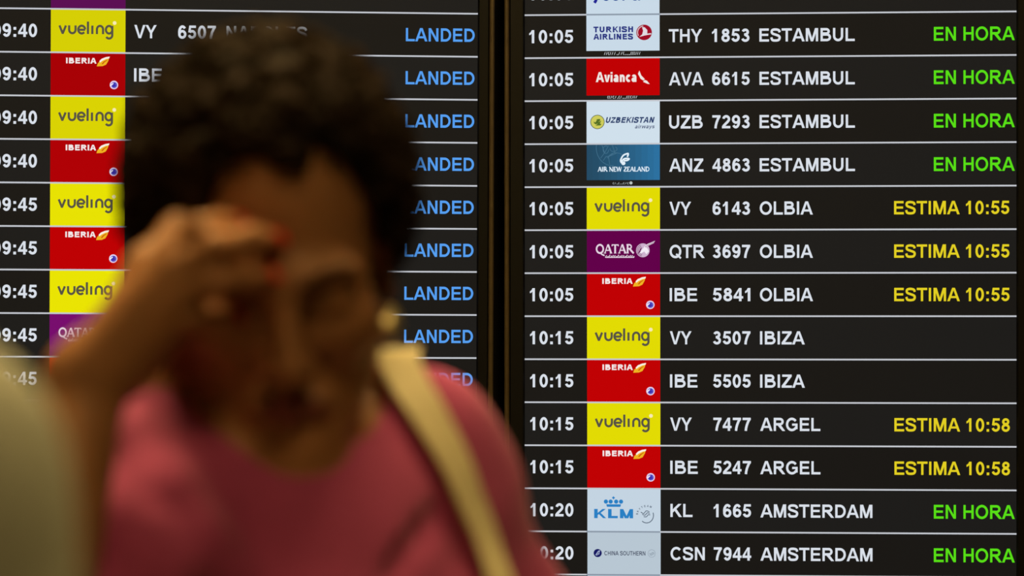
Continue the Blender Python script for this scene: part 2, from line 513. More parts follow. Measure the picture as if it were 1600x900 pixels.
def serif_text(s, x0, x1, y_base, y_cap, w, foot=.14):
    """roman capitals: thin and thick strokes with little feet"""
    T, t = w, w * .55
    G = {
        'A': (1.0, [([(.08, 0), (.48, 1)], t), ([(.92, 0), (.5, 1)], T), ([(.24, .34), (.76, .34)], t), ([(-.06, .03), (.26, .03)], .07), ([(.72, .03), (1.06, .03)], .07)]),
        'D': (1.0, [([(.2, 0), (.2, 1)], T), ([(.06, .96), (.2, .96)] + arc(.35, .5, .56, .46, 90, -90) + [(.06, .04)], t * 1.3)]),
        'E': (.8, [([(.2, 0), (.2, 1)], T), ([(.06, .96), (.68, .96), (.68, .82)], t), ([(.2, .52), (.58, .52)], t), ([(.06, .04), (.72, .04), (.74, .2)], t)]),
        'I': (.42, [([(.2, 0), (.2, 1)], T), ([(.04, .97), (.36, .97)], .07), ([(.04, .03), (.36, .03)], .07)]),
        'L': (.8, [([(.2, 0), (.2, 1)], T), ([(.06, .97), (.36, .97)], .07), ([(.06, .04), (.72, .04), (.74, .22)], t)]),
        'N': (1.05, [([(.18, 0), (.18, 1)], t), ([(.1, 1), (.9, 0)], T), ([(.9, 0), (.9, 1)], t), ([(.03, .03), (.32, .03)], .07), ([(.76, .97), (1.03, .97)], .07)]),
        'Q': (1.08, [(arc(.52, .5, .44, .46, 0, 360, 26), T * .9), ([(.55, .06), (.8, -.12), (1.12, -.24)], t * 1.3)]),
        'R': (1.0, [([(.2, 0), (.2, 1)], T), ([(.06, .96), (.2, .96)] + arc(.42, .74, .26, .22, 90, -90) + [(.2, .52)], t * 1.3), ([(.45, .52), (.98, .0)], T), ([(.04, .03), (.36, .03)], .07)]),
        'T': (.86, [([(.43, 0), (.43, 1)], T), ([(.02, .80), (.04, .95), (.82, .95), (.84, .80)], t), ([(.27, .03), (.59, .03)], .07)]),
        'W': (1.35, [([(.08, 1), (.4, 0)], T), ([(.4, 0), (.68, 1)], t), ([(.68, 1), (.98, 0)], T), ([(.98, 0), (1.28, 1)], t)]),
        'Z': (.86, [([(.1, .96), (.76, .96)], t), ([(.76, .96), (.1, .04)], T), ([(.1, .04), (.78, .04), (.8, .2)], t)]),
        ' ': (.42, []),
    }
    x, ps = 0, []
    for ch in s:
        a, ss = G[ch]
        for pts, ww in ss:
            ps += [[(u + x, v) for u, v in p] for p in thick(pts, ww)]
        x += a
    xs = [u for p in ps for u, v in p]
    a, k = min(xs), (x1 - x0) / (max(xs) - min(xs))
    return [[(x0 + (u - a) * k, y_base + v * (y_cap - y_base)) for u, v in p] for p in ps]


YELLOW, RED, PURPLE, PALE = (226, 219, 4), (192, 2, 4), (98, 2, 74), (201, 218, 232)
GREY = (88, 84, 66)


def logo_vueling(b, q):
    S = []
    W = 3.5
    def st(p):
        S.extend(thick(p, W))
    st([(13.5, 25.5), (18.2, 37), (18.9, 37), (23.6, 25.5)])
    st([(28.6, 25.2)] + [(28.6, 31)] + arc(33.6, 32.0, 5.0, 5.4, 180, 0, 10)[::1] + [(38.6, 25.2)])
    st(arc(48.2, 31.6, 5.4, 6.0, -2, -318, 20))
    st([(43.0, 31.9), (53.6, 31.9)])
    st([(58.0, 19.0), (58.0, 38.4)])
    st([(64.8, 25.2), (64.8, 38.4)])
    st([(72.0, 38.4), (72.0, 31)] + arc(76.8, 30.8, 4.8, 5.2, 180, 360, 10) + [(81.6, 31), (81.6, 38.4)])
    st(arc(91.0, 31.4, 5.0, 5.9, 0, 360, 20))
    st([(96.0, 25.2), (96.0, 39)] + arc(91.0, 40.0, 5.0, 5.0, 0, 150, 10))
    put(b, q, S, GREY)
    put(b, q, disc(99.6, 20.9, 2.9), (250, 236, 178), 3)


def logo_iberia(b, q):
    put(b, q, txt('IBERIA', 24, 71.5, 16.8, 8.0, .25, .05), (244, 232, 232))
    put(b, q, [[(72, 21), (73.5, 16.5), (79, 10.5), (86, 7.2), (91.5, 6.0), (90, 12.2), (86.5, 18.2), (81, 20.6)]], (240, 180, 34), 2)
    put(b, q, [[(76, 12.8), (79.5, 9.2), (86, 6.6), (92.2, 5.6), (91.4, 8.4), (86, 9.6), (80.5, 12.4), (77, 15.2)]], (250, 238, 226), 3)
    put(b, q, [[(79.5, 17.4), (82.5, 13.6), (88.5, 10.4), (88.4, 11.6), (84.4, 14.4), (81.4, 17.8)]], (206, 90, 12), 4)
    put(b, q, disc(99, 49.6, 6.6), (226, 206, 236), 2)
    put(b, q, disc(99.3, 49.8, 4.7), (92, 84, 196), 3)
    put(b, q, [[(95.6, 51.5), (98.6, 47.2), (101.6, 45.4), (100.4, 49.2), (103, 50.8), (98, 53)]], (58, 48, 172), 4)
    put(b, q, [[(92.8, 50.6), (97.5, 46.6), (98.6, 47.6), (94.2, 51.6)]], (248, 242, 250), 5)


def logo_qatar(b, q):
    c = (232, 214, 230)
    put(b, q, serif_text('QATAR', 14, 74, 36.5, 22.5, .22), c)
    # a small slanting script line under the name
    for i in range(17):
        x = 29 + i * 2.7
        hgt = (3.4, 2.2, 4.2, 2.8, 3.6)[i % 5]
        put(b, q, thick([(x, 43), (x + 1.9, 43 - hgt)], 1.25), c)
    put(b, q, thick([(29, 42.9), (74, 42.9)], 1.1), c)
    put(b, q, disc(87.5, 31.8, 10.6, 10.9), (206, 178, 206), 2)
    for r0 in (9.0, 6.8, 4.6):
        put(b, q, thick(arc(87.5, 31.8, r0, r0, 100, 250, 10), .7), PURPLE, 3)
    # oryx head and horns
    put(b, q, [[(82.5, 36.5), (86, 31), (90, 26.2), (94.5, 28.6), (97, 33.5), (93, 37.8), (89.5, 33.5), (86, 36.2)]], (244, 236, 246), 4)
    put(b, q, [[(89, 26.4), (95, 21.8), (106.5, 17.0), (104.8, 20.4), (94.5, 25.4), (91, 28.6)]], (236, 222, 236), 4)
    put(b, q, thick([(91, 26.6), (97, 22.8), (106, 18.6)], .7), PURPLE, 5)
    put(b, q, [[(78.5, 38.5), (83.5, 30), (86.5, 27.6), (82.6, 35)]], (96, 20, 84), 5)


def logo_turkish(b, q):
    c = (42, 52, 128)
    put(b, q, txt('TURKISH', 11, 73, 27.6, 18.6, .26, .06), c)
    put(b, q, txt('AIRLINES', 11, 73, 39.0, 30.0, .26, .04), c)
    put(b, q, disc(90.2, 28.2, 12.2), (158, 14, 38), 2)
    put(b, q, [[(82.5, 35.2), (87.2, 31.4), (88.6, 25.6), (87.0, 19.8), (91.0, 20.2), (95.2, 24.6), (95.0, 30.2), (101.0, 29.4), (101.4, 31.2), (92, 32.8)]], (226, 218, 226), 3)
    put(b, q, thick(arc(90.2, 28.2, 10.2, 10.2, 150, 262, 12), 1.2), (226, 206, 214), 4)
    small_strip(b, q, 28, 84, 60.4)


def small_strip(b, q, x0, x1, yc, hh=2.6, rgb=(196, 200, 204)):
    """half cut-off line of tiny letters at the foot of a tile"""
    rng = random.Random(int(x0 * 7 + yc))
    x = x0
    while x < x1:
        d = rng.choice((1.8, 2.4, 3.0))
        kind = rng.random()
        if kind < .45:
            put(b, q, thick([(x, yc + hh), (x + d * .6, yc - hh * .7)], .8), rgb, 2)
        elif kind < .8:
            put(b, q, thick(arc(x + d * .5, yc + .4, d * .5, hh * .75, 60, 300, 7), .8), rgb, 2)
        else:
            put(b, q, thick([(x, yc + hh * .9), (x + d, yc + hh * .9)], .8), rgb, 2)
        x += d + .7


def logo_avianca(b, q):
    c = (240, 230, 226)
    put(b, q, txt('Avianca', 14.5, 78, 38.0, 22.4, .24, .0), c)
    put(b, q, [[(80.5, 25.5), (82.6, 20.4), (85.6, 28), (91, 33.6), (89, 36), (84.6, 33.4)]], c)
    put(b, q, [[(88.5, 38.0), (91, 35.0), (94.6, 36.4), (98.8, 41.6), (95, 41.0)]], c)
    small_strip(b, q, 33, 80, 61.4, 2.4)


def logo_uzbekistan(b, q):
    put(b, q, disc(17, 33.0, 11.2), (84, 96, 70), 2)
    put(b, q, disc(17, 33.0, 10.2), (206, 204, 92), 3)
    put(b, q, [[(11, 32), (13.4, 34), (16, 30.4), (15.4, 29), (20.6, 28.2), (21.6, 30.4), (18.4, 33.6), (23, 31), (20.8, 35.6), (23.4, 36.4), (21.6, 38.4), (14, 38.8), (18, 35.2), (14.4, 36.8), (11.6, 35)]], (84, 112, 36), 4)
    c = (52, 70, 112)
    put(b, q, txt('UZBEKISTAN', 30, 106.5, 34.6, 25.6, .25, .03, .28), c)
    put(b, q, txt('airways', 75.5, 106.5, 43.4, 37.4, .17, .02, .28), (92, 104, 134))


def bg_anz(b, q, wpx, hpx):
    n = 12
    bot = hpx * .84
    for i in range(n):
        t = (i + .5) / n
        c0, c1 = (38, 76, 100), (46, 116, 164)
        col = tuple(int(c0[j] + (c1[j] - c0[j]) * t ** 1.3) for j in range(3))
        x0, x1 = wpx * i / n, wpx * (i + 1) / n
        b.poly([q(x0, bot, 0), q(x1, bot, 0), q(x1, 0, 0), q(x0, 0, 0)], glow(col))


def logo_anz(b, q):
    faint = (66, 112, 140)
    ln = []
    for p in (arc(40, 6, 25, 28, 85, 190, 12), [(22, 22), (28, 14), (24, 2)], [(28, 14), (34, 3)], arc(30, 9, 4.4, 6, 0, 300, 10), [(32, 22), (44, 13), (40, 2)],
              arc(42, 8, 5.5, 4, -60, 200, 10), [(36, 32), (34, 20), (48, 14)], arc(46, 22, 12, 8, 170, 320, 9), [(26, 26), (30, 20), (36, 19)]):
        ln += thick(p, .9)
    ln = [p for p in ln if all(y > .8 for x, y in p)]
    put(b, q, ln, faint, 1)
    c = (226, 240, 250)
    put(b, q, thick(spline([(63.6, 20.6), (65.0, 15.8), (62.6, 15.6), (57.0, 18.4), (53.2, 25.6), (54.6, 30.0)]), 2.5), c)
    put(b, q, thick(spline([(54.2, 28.2), (59.0, 23.4), (66.0, 23.4), (63.6, 25.8), (58, 26.4)]), 2.6), c)
    put(b, q, disc(57.4, 30.4, 3.2, 2.9), c)
    put(b, q, serif_text('AIR NEW ZEALAND', 17, 98, 43.2, 36.0, .26), (222, 238, 250))
    small_strip(b, q, 41, 66, 61.4, 1.7, (150, 160, 160))
    put(b, q, disc(69.2, 61.2, 2.4), (186, 196, 194), 2)


def logo_klm(b, q):
    c = (42, 128, 196)
    put(b, q, txt('KLM', 10.6, 71.5, 46.4, 32.0, .265, .04), c)
    for x in (29.0, 36.4, 45.0, 52.6):
        put(b, q, disc(x, 20.4, 3.3), c)
    put(b, q, [[(29.5, 24.6), (52.6, 24.6), (51.6, 28.6), (30.6, 28.6)]], c)
    put(b, q, disc(40.8, 14.4, 2.4, 1.3), c)
    put(b, q, [rect(40.1, 12.2, 41.5, 17)], c)
    g = (84, 98, 116)
    put(b, q, thick(arc(92.5, 41.5, 10.8, 12, -20, 130, 14), 1.3), g)
    for k in range(3):
        put(b, q, thick(spline([(83.5 + k * 2.2, 36.4 + k * 3.6), (88 + k * 2, 38.8 + k * 2.6), (92 + k * 1.6, 34.6 + k * 3.0), (97.0 + k * .6, 36.2 + k * 2.4)]), 1.15), g)
    for i, ch in enumerate('SKYTEAM'):
        a = math.radians(188 + i * 17.5)
        cx, cy = 93 + 15.5 * math.cos(a), 41.5 + 14.5 * math.sin(a)
        r = a + math.pi / 2
        ps, x0, x1 = lettering(ch, .22)
        for p in ps:
            put(b, q, [[(cx + (u - x0 - (x1 - x0) / 2) * 2.8 * math.cos(r) + (v - .5) * 3.0 * math.sin(r), cy + (u - x0 - (x1 - x0) / 2) * 2.8 * math.sin(r) - (v - .5) * 3.0 * math.cos(r)) for u, v in p]], g)


def logo_china_southern(b, q):
    put(b, q, disc(16.0, 33.6, 6.4), (20, 22, 96), 2)
    put(b, q, [[(12.4, 36.6), (16.4, 30.4), (19.6, 29.0), (18.4, 35.6), (14.4, 37.4)]], (176, 190, 222), 3)
    put(b, q, thick([(14.4, 36.6), (17.4, 31.2)], .8), (20, 22, 96), 4)
    put(b, q, thick([(16.4, 36.4), (18.4, 31.6)], .8), (20, 22, 96), 4)
    put(b, q, txt('CHINA SOUTHERN', 26.4, 90.5, 37.0, 30.4, .17, .0), (48, 56, 82))
    g = (142, 156, 170)
    put(b, q, thick(arc(100.4, 33.8, 5.6, 6, 0, 360, 18), .6), g)
    put(b, q, thick(spline([(96.6, 33.6), (99.4, 34.6), (101.4, 32.4), (104.2, 33)]), 1.1), g)
    put(b, q, thick(spline([(97.6, 36), (100.4, 36.2), (102.4, 34.2), (104.4, 34.6)]), 1.0), g)


def logo_cut(b, q):
    """lower ends of a blue word whose upper half is above the picture"""
    c = (34, 36, 150)
    put(b, q, thick([(16.5, 28), (16.5, 40), (14.6, 46), (12.6, 48.8)], 4.6), c)
    S = []
    for x in (31, 46, 76):
        S += thick(arc(x, 38, 5.4, 6.2, 0, 360, 18), 3.2)
    S += thick([(58, 45.5), (58, 33), (60, 31.4), (65, 31)], 3.2)
    S += thick([(82.5, 31), (82.5, 45.5)], 3.2)
    put(b, q, S, (36, 72, 150))


# ---- right board
R_B = Board('flight board with green EN HORA and yellow status words, right of the narrow gap',
            820, 4.004, 1588, 3.954, 24.0, 0.0, 'flight boards on the back wall', 820, .0215)
TX = {'time': (827, 895.5), 'code': 1045, 'num': (1112.5, 1171), 'dest': 1186.5}
CW = {'THY': 52, 'AVA': 54, 'UZB': 52.5, 'ANZ': 53.5, 'VY': 34, 'QTR': 55, 'IBE': 43, 'KL': 34.5, 'CSN': 53.5}
DW = {'ESTAMBUL': 149, 'OLBIA': 83, 'IBIZA': 70, 'ARGEL': 94, 'AMSTERDAM': 175}
DW['AMSTERDAM'] = 175
RIGHT = [
    ('10:05', None, None, None, None, (logo_cut, PALE)),
    ('10:05', 'THY', '1853', 'ESTAMBUL', 'EN HORA', (logo_turkish, PALE)),
    ('10:05', 'AVA', '6615', 'ESTAMBUL', 'EN HORA', (logo_avianca, RED)),
    ('10:05', 'UZB', '7293', 'ESTAMBUL', 'EN HORA', (logo_uzbekistan, (208, 224, 236))),
    ('10:05', 'ANZ', '4863', 'ESTAMBUL', 'EN HORA', (logo_anz, bg_anz)),
    ('10:05', 'VY', '6143', 'OLBIA', 'ESTIMA 10:55', (logo_vueling, YELLOW)),
    ('10:05', 'QTR', '3697', 'OLBIA', 'ESTIMA 10:55', (logo_qatar, PURPLE)),
    ('10:05', 'IBE', '5841', 'OLBIA', 'ESTIMA 10:55', (logo_iberia, RED)),
    ('10:15', 'VY', '3507', 'IBIZA', None, (logo_vueling, YELLOW)),
    ('10:15', 'IBE', '5505', 'IBIZA', None, (logo_iberia, RED)),
    ('10:15', 'VY', '7477', 'ARGEL', 'ESTIMA 10:58', (logo_vueling, YELLOW)),
    ('10:15', 'IBE', '5247', 'ARGEL', 'ESTIMA 10:58', (logo_iberia, RED)),
    ('10:20', 'KL', '1665', 'AMSTERDAM', 'EN HORA', (logo_klm, (196, 212, 226))),
    ('10:20', 'CSN', '7944', 'AMSTERDAM', 'EN HORA', (logo_china_southern, (184, 199, 211))),
    (None, None, None, None, None, (None, (184, 199, 211))),
]
SHORT = {logo_turkish: .84, logo_avianca: .875}
for i, (tm, cd, nu, de, stt, (lg, bg)) in enumerate(RIGHT):
    k = i - 1
    greyspan = (R_B.u(916.5), R_B.u(1031.5)) if k in (0, 12, 13) else None
    row = R_B.strip(k, dark_span=greyspan)
    dx = .23 * k                                       # the columns lean a hair
    if tm:
        R_B.text(row, k, 'time_text', tm, TX['time'][0] + dx * .8, TX['time'][1] + dx * .2, WHITE)
    R_B.tile(row, k, 916.3 + dx * .6, 1030.6 + dx * .6, lg, bg, 0, SHORT.get(lg, 1.0))
    if cd:
        R_B.text(row, k, 'flight_code_text', cd, TX['code'] + dx, TX['code'] + CW[cd] + dx, WHITE, .182)
        R_B.text(row, k, 'flight_number_text', nu, TX['num'][0] + dx, TX['num'][1] + dx, WHITE)
        R_B.text(row, k, 'destination_text', de, TX['dest'] + dx * .6, TX['dest'] + DW[de] + dx * .6, WHITE, .182)
    if stt == 'EN HORA':
        o = R_B.text(row, k, 'status_text', stt, 1459.0, 1585.5, GREEN, .175, .0192)
        o['label'] = 'green status words'
    elif stt:
        o = R_B.text(row, k, 'status_text', stt, 1396.5 + .1 * k, 1576 + .2 * k, AMBER, .178, .0186)
        o['label'] = 'yellow status words with a time'

# ---- left board
L_B = Board('flight board with blue LANDED status words, partly behind the person in pink',
            -22, 3.952, 746.5, 4.001, 21.8, 0.0042, 'flight boards on the back wall', 746.5, .0165)
LEFT = [
    (None, None, None, None, None, (None, (92, 16, 84))),
    ('09:40', 'VY', '6507', 'NAPOLES', 1, (logo_vueling, (214, 207, 6))),
    ('09:40', 'IBE', None, None, 1, (logo_iberia, (168, 2, 6))),
    ('09:40', None, None, None, 1, (logo_vueling, (218, 211, 4))),
    ('09:40', None, None, None, 1, (logo_iberia, (176, 2, 6))),
    ('09:45', None, None, None, 1, (logo_vueling, (232, 226, 4))),
    ('09:45', None, None, None, 1, (logo_iberia, (190, 2, 4))),
    ('09:45', None, None, None, 1, (logo_vueling, (234, 228, 4))),
    ('09:45', None, None, None, 1, (logo_qatar, (120, 14, 110))),
    ('09:45', None, None, None, 1, (logo_iberia, (214, 20, 8))),
    (None,) * 5 + (None,), (None,) * 5 + (None,), (None,) * 5 + (None,), (None,) * 5 + (None,), (None,) * 5 + (None,),
]
for i, (tm, cd, nu, de, stt, lg) in enumerate(LEFT):
    k = i - 1
    row = L_B.strip(k)
    if tm:
        L_B.text(row, k, 'time_text', tm, -11.5 + .25 * k, 58.2 + .2 * k, WHITE)
    if lg:
        L_B.tile(row, k, 79.6, 196.2, lg[0], lg[1])
    if cd:
        L_B.text(row, k, 'flight_code_text', cd, 210, 210 + (35 if cd == 'VY' else 43.5), WHITE, .182)
    if nu:
        L_B.text(row, k, 'flight_number_text', nu, 278.5, 337.5, WHITE)
    if de:
        L_B.text(row, k, 'destination_text', de, 354, 480, (196, 200, 204), .182)
    if stt:
        o = L_B.text(row, k, 'status_text', 'LANDED', 634.3 - .12 * k, 741.8 - .1 * k, BLUE, .178, .0186)
        o['label'] = 'blue status word'


# ------------------------------------------------------------------ solid modelling by distance fields
class Field:
    def __init__(self, lo, hi, h):
        self.lo = np.array(lo, dtype=np.float64)
        self.h = h
        self.n = np.ceil((np.array(hi) - self.lo) / h).astype(int) + 1
        self.d = np.full(tuple(self.n), 0.06, dtype=np.float32)

    def view(self, lo, hi):
        a = np.clip(np.floor((np.array(lo) - self.lo) / self.h).astype(int), 0, self.n - 1)
        b = np.clip(np.ceil((np.array(hi) - self.lo) / self.h).astype(int) + 1, 1, self.n)
        ax = [(self.lo[i] + self.h * np.arange(a[i], b[i])).astype(np.float32) for i in range(3)]
        return tuple(slice(a[i], b[i]) for i in range(3)), ax[0][:, None, None], ax[1][None, :, None], ax[2][None, None, :]

    def blend(self, d, sl, k, op):
        v = self.d[sl]
        if v.size == 0:
            return
        if op == 'add':
            if k > 0:
                t = np.maximum(k - np.abs(v - d), 0) / k
                self.d[sl] = np.minimum(v, d) - t * t * k * .25
            else:
                self.d[sl] = np.minimum(v, d)
        else:
            d = -d
            if k > 0:
                t = np.maximum(k - np.abs(v - d), 0) / k
                self.d[sl] = np.maximum(v, d) + t * t * k * .25
            else:
                self.d[sl] = np.maximum(v, d)

    def ell(self, c, r, R=None, k=.01, op='add'):
        c = np.array(c)
        r = np.array(r, dtype=np.float32)
        m = float(max(r)) + k + .02
        sl, x, y, z = self.view(c - m, c + m)
        x, y, z = x - c[0], y - c[1], z - c[2]
        if R is not None:
            x, y, z = (R[0][0] * x + R[1][0] * y + R[2][0] * z, R[0][1] * x + R[1][1] * y + R[2][1] * z, R[0][2] * x + R[1][2] * y + R[2][2] * z)
        k0 = np.sqrt((x / r[0]) ** 2 + (y / r[1]) ** 2 + (z / r[2]) ** 2)
        k1 = np.sqrt((x / r[0] ** 2) ** 2 + (y / r[1] ** 2) ** 2 + (z / r[2] ** 2) ** 2) + 1e-9
        self.blend(k0 * (k0 - 1) / k1, sl, k, op)

    def cap(self, a, b, ra, rb=None, k=.01, op='add'):
        rb = ra if rb is None else rb
        a, b = np.array(a, dtype=np.float64), np.array(b, dtype=np.float64)
        m = max(ra, rb) + k + .02
        sl, x, y, z = self.view(np.minimum(a, b) - m, np.maximum(a, b) + m)
        u = b - a
        L = float(u @ u) or 1e-12
        x, y, z = x - a[0], y - a[1], z - a[2]
        t = np.clip((x * u[0] + y * u[1] + z * u[2]) / L, 0, 1)
        d = np.sqrt((x - t * u[0]) ** 2 + (y - t * u[1]) ** 2 + (z - t * u[2]) ** 2) - (ra + (rb - ra) * t)
        self.blend(d, sl, k, op)

    def chain(self, pts, rs, k=.008):
        for i in range(len(pts) - 1):
            self.cap(pts[i], pts[i + 1], rs[i], rs[i + 1], k)

    def coords(self):
        ax = [(self.lo[i] + self.h * np.arange(self.n[i])).astype(np.float32) for i in range(3)]
        return ax[0][:, None, None], ax[1][None, :, None], ax[2][None, None, :]

    def at(self, p):
        i = np.round((np.array(p) - self.lo) / self.h).astype(int)
        if np.any(i < 0) or np.any(i >= self.n):
            return 0.06
        return float(self.d[tuple(i)])

    def mesh(self):
        d = self.d
        for ax in range(3):                       # close at the borders
            s = [slice(None)] * 3
            for e in (0, -1):
                s[ax] = e
                d[tuple(s)] = np.maximum(d[tuple(s)], .001)
        neg = d < 0
        cnt = np.zeros(tuple(self.n - 1), dtype=np.int8)
        cs = [(i, j, k) for i in (0, 1) for j in (0, 1) for k in (0, 1)]
        def sh(a, c):
            return a[tuple(slice(c[i], a.shape[i] - 1 + c[i]) for i in range(3))]
        for c in cs:
            cnt += sh(neg, c)
        idx = np.argwhere((cnt > 0) & (cnt < 8))
        vid = np.full(cnt.shape, -1, dtype=np.int64)
        vid[tuple(idx.T)] = np.arange(len(idx))
        val = {c: d[tuple((idx + c).T)] for c in cs}
        acc = np.zeros((len(idx), 3))
        num = np.zeros(len(idx))
        for c in cs:
            for ax in range(3):
                if c[ax]:
                    continue
                e = list(c)
                e[ax] = 1
                e = tuple(e)
                a, b = val[c], val[e]
                m = (a < 0) != (b < 0)
                t = np.where(m, a / np.where(m, a - b, 1), 0)
                p = np.tile(np.array(c, dtype=float), (len(idx), 1))
                p[:, ax] += t
                acc[m] += p[m]
                num[m] += 1
        V = self.lo + self.h * (idx + acc / num[:, None])
        faces = []
        for ax in range(3):
            a1, a2 = (ax + 1) % 3, (ax + 2) % 3
            lo_ = [slice(None)] * 3
            hi_ = [slice(None)] * 3
            lo_[ax], hi_[ax] = slice(0, -1), slice(1, None)
            A, B = neg[tuple(lo_)], neg[tuple(hi_)]
            for flip, mk in ((False, A & ~B), (True, ~A & B)):
                e = np.argwhere(mk)
                ok = (e[:, a1] > 0) & (e[:, a2] > 0) & (e[:, a1] < self.n[a1] - 1) & (e[:, a2] < self.n[a2] - 1)
                e = e[ok]
                q = []
                for (s1, s2) in ((-1, -1), (0, -1), (0, 0), (-1, 0)):
                    f = e.copy()
                    f[:, a1] += s1
                    f[:, a2] += s2
                    q.append(vid[tuple(f.T)])
                q = np.stack(q, 1)
                faces.append(q[:, ::-1] if flip else q)
        return V, np.concatenate(faces)


def link_field(F, name, mats, parent, local=None, fmat=None, origin=Vector((0, 0, 0))):
    V, Q = F.mesh()
    V = V - np.array(origin)
    me = bpy.data.meshes.new(name)
    me.vertices.add(len(V))
    me.vertices.foreach_set('co', V.astype(np.float32).ravel())
    me.loops.add(Q.size)
    me.loops.foreach_set('vertex_index', Q.astype(np.int32).ravel())
    me.polygons.add(len(Q))
    me.polygons.foreach_set('loop_start', np.arange(0, Q.size, 4, dtype=np.int32))
    me.polygons.foreach_set('use_smooth', np.ones(len(Q), dtype=bool))
    for m_ in (mats if isinstance(mats, (list, tuple)) else [mats]):
        me.materials.append(m_)
    if fmat is not None:
        me.polygons.foreach_set('material_index', fmat(V[Q].mean(1) + np.array(origin)).astype(np.int32))
    me.update(calc_edges=True)
    me.validate()
    o = bpy.data.objects.new(name, me)
    C.objects.link(o)
    o.parent = parent
    return o


def rot_head(yaw, pitch, roll):
    return np.array(Matrix.Rotation(yaw, 3, 'Z') @ Matrix.Rotation(pitch, 3, 'X') @ Matrix.Rotation(-roll, 3, 'Y'))


def head_solid(F, H, R, s=1.0):
    """skull, face and ears; local x across, y back, z up, origin between the ears at eye height"""
    H = np.array(H)
    def w(p):
        return H + R @ (np.array(p) * s)
    def e(c, r, k=.012, op='add'):
        F.ell(w(c), np.array(r) * s, R, k * s, op)
    def c(a, b, ra, rb=None, k=.008, op='add'):
        F.cap(w(a), w(b), ra * s, (rb or ra) * s, k * s, op)
    e((0, .018, .045), (.073, .094, .083))
    e((0, -.022, -.030), (.062, .066, .088), .03)
    for sx in (-1, 1):
        c((sx * .052, -.005, -.058), (sx * .022, -.066, -.098), .017, .016, .03)
        e((sx * .042, -.060, -.020), (.022, .020, .020), .025)
        c((sx * .012, -.088, .024), (sx * .046, -.074, .022), .0095, .008, .018)
        e((sx * .032, -.0915, .004), (.017, .013, .0115), .012, 'cut')
        e((sx * .032, -.072, .003), (.0135, .0135, .0135), .003)
        c((sx * .020, -.0835, -.0005), (sx * .044, -.079, .0005), .0035, .003, .004)         # lowered lid
        e((sx * .076, .014, -.004), (.0075, .019, .031), .008)
        e((sx * .081, .010, .000), (.005, .010, .018), .004, 'cut')
        e((sx * .077, .007, -.030), (.006, .009, .010), .006)
        e((sx * .011, -.0985, -.036), (.0085, .009, .0075), .007)
        e((sx * .0065, -.104, -.043), (.0035, .0045, .003), .003, 'cut')
        c((sx * .024, -.083, -.038), (sx * .033, -.078, -.060), .003, .002, .008, 'cut')
    c((0, -.089, .012), (0, -.112, -.031), .0075, .0105, .012)
    e((0, -.075, -.106), (.019, .017, .015), .022)
    c((-.021, -.083, -.070), (.021, -.083, -.070), .009, .009, .012)
    for sx in (-1, 1):
        c((0, -.0945, -.0640), (sx * .021, -.0855, -.0685), .0052, .0022, .004)
        c((0, -.0925, -.0765), (sx * .018, -.0850, -.0730), .0064, .0026, .004)
        c((0, -.0965, -.0703), (sx * .022, -.0880, -.0705), .0012, .0008, .002, 'cut')
    return w


def relaxed_hand(F, W, d, n, s, sc=1.0):
    """d: along the fingers, n: palm side, s: towards the thumb"""
    W, d, n, s = (np.array(v, dtype=float) for v in (W, d, n, s))
    tips = []
    for i, L in enumerate((.040, .045, .041, .032)):
        off = (1.5 - i) * .0195
        mcp = W + sc * (d * (.088 - .004 * abs(i - 1)) + s * off)
        F.cap(W + sc * (s * off * .55 + d * .008), mcp, .0165 * sc, .0115 * sc, .012)
        a = d
        p = [mcp]
        for seg, bend in ((L, .35), (L * .62, .45), (L * .5, .35)):
            ca, sa = math.cos(bend), math.sin(bend)
            a = a * ca + np.cross(np.cross(a, n), a) * sa
            a = a / np.linalg.norm(a)
            p.append(p[-1] + a * seg * sc)
        F.chain(p, [.0095 * sc, .0085 * sc, .0078 * sc, .0066 * sc], .003)
        tips.append((p[-1], a))
    t = [W + sc * (s * .016 + d * .018), W + sc * (s * .040 + d * .050 + n * .018), W + sc * (s * .046 + d * .078 + n * .026), W + sc * (s * .044 + d * .100 + n * .028)]
    F.chain(t, [.015 * sc, .0125 * sc, .0105 * sc, .008 * sc], .008)
    return tips


def unit(v):
    v = np.array(v, dtype=float)
    return v / np.linalg.norm(v)


def shoes(parent, feet, fdir, origin, mat, h=.005):
    for p in feet:
        p = np.array(p, dtype=float)
        f = unit(fdir)
        F = Field(p - .24, p + .24, h)
        z = np.array((0, 0, 1.0))
        heel = np.array((p[0], p[1], 0.0)) - f * .035
        toe = heel + f * .19
        F.cap(heel + z * .042, toe + z * .034, .040, .034, .02)
        F.cap(heel + z * .05, p * (1, 1, 0) + z * .10, .040, .046, .03)
        F.cap(heel + z * .018, toe + z * .018 + f * .012, .043, .040, .01)
        x, y, zz = F.coords()
        F.d = np.maximum(F.d, (0.002 - zz) + 0 * x + 0 * y).astype(np.float32)
        F.d = np.maximum(F.d, (zz - .115) + 0 * x + 0 * y).astype(np.float32)
        link_field(F, 'shoe', mat, parent, origin=origin)


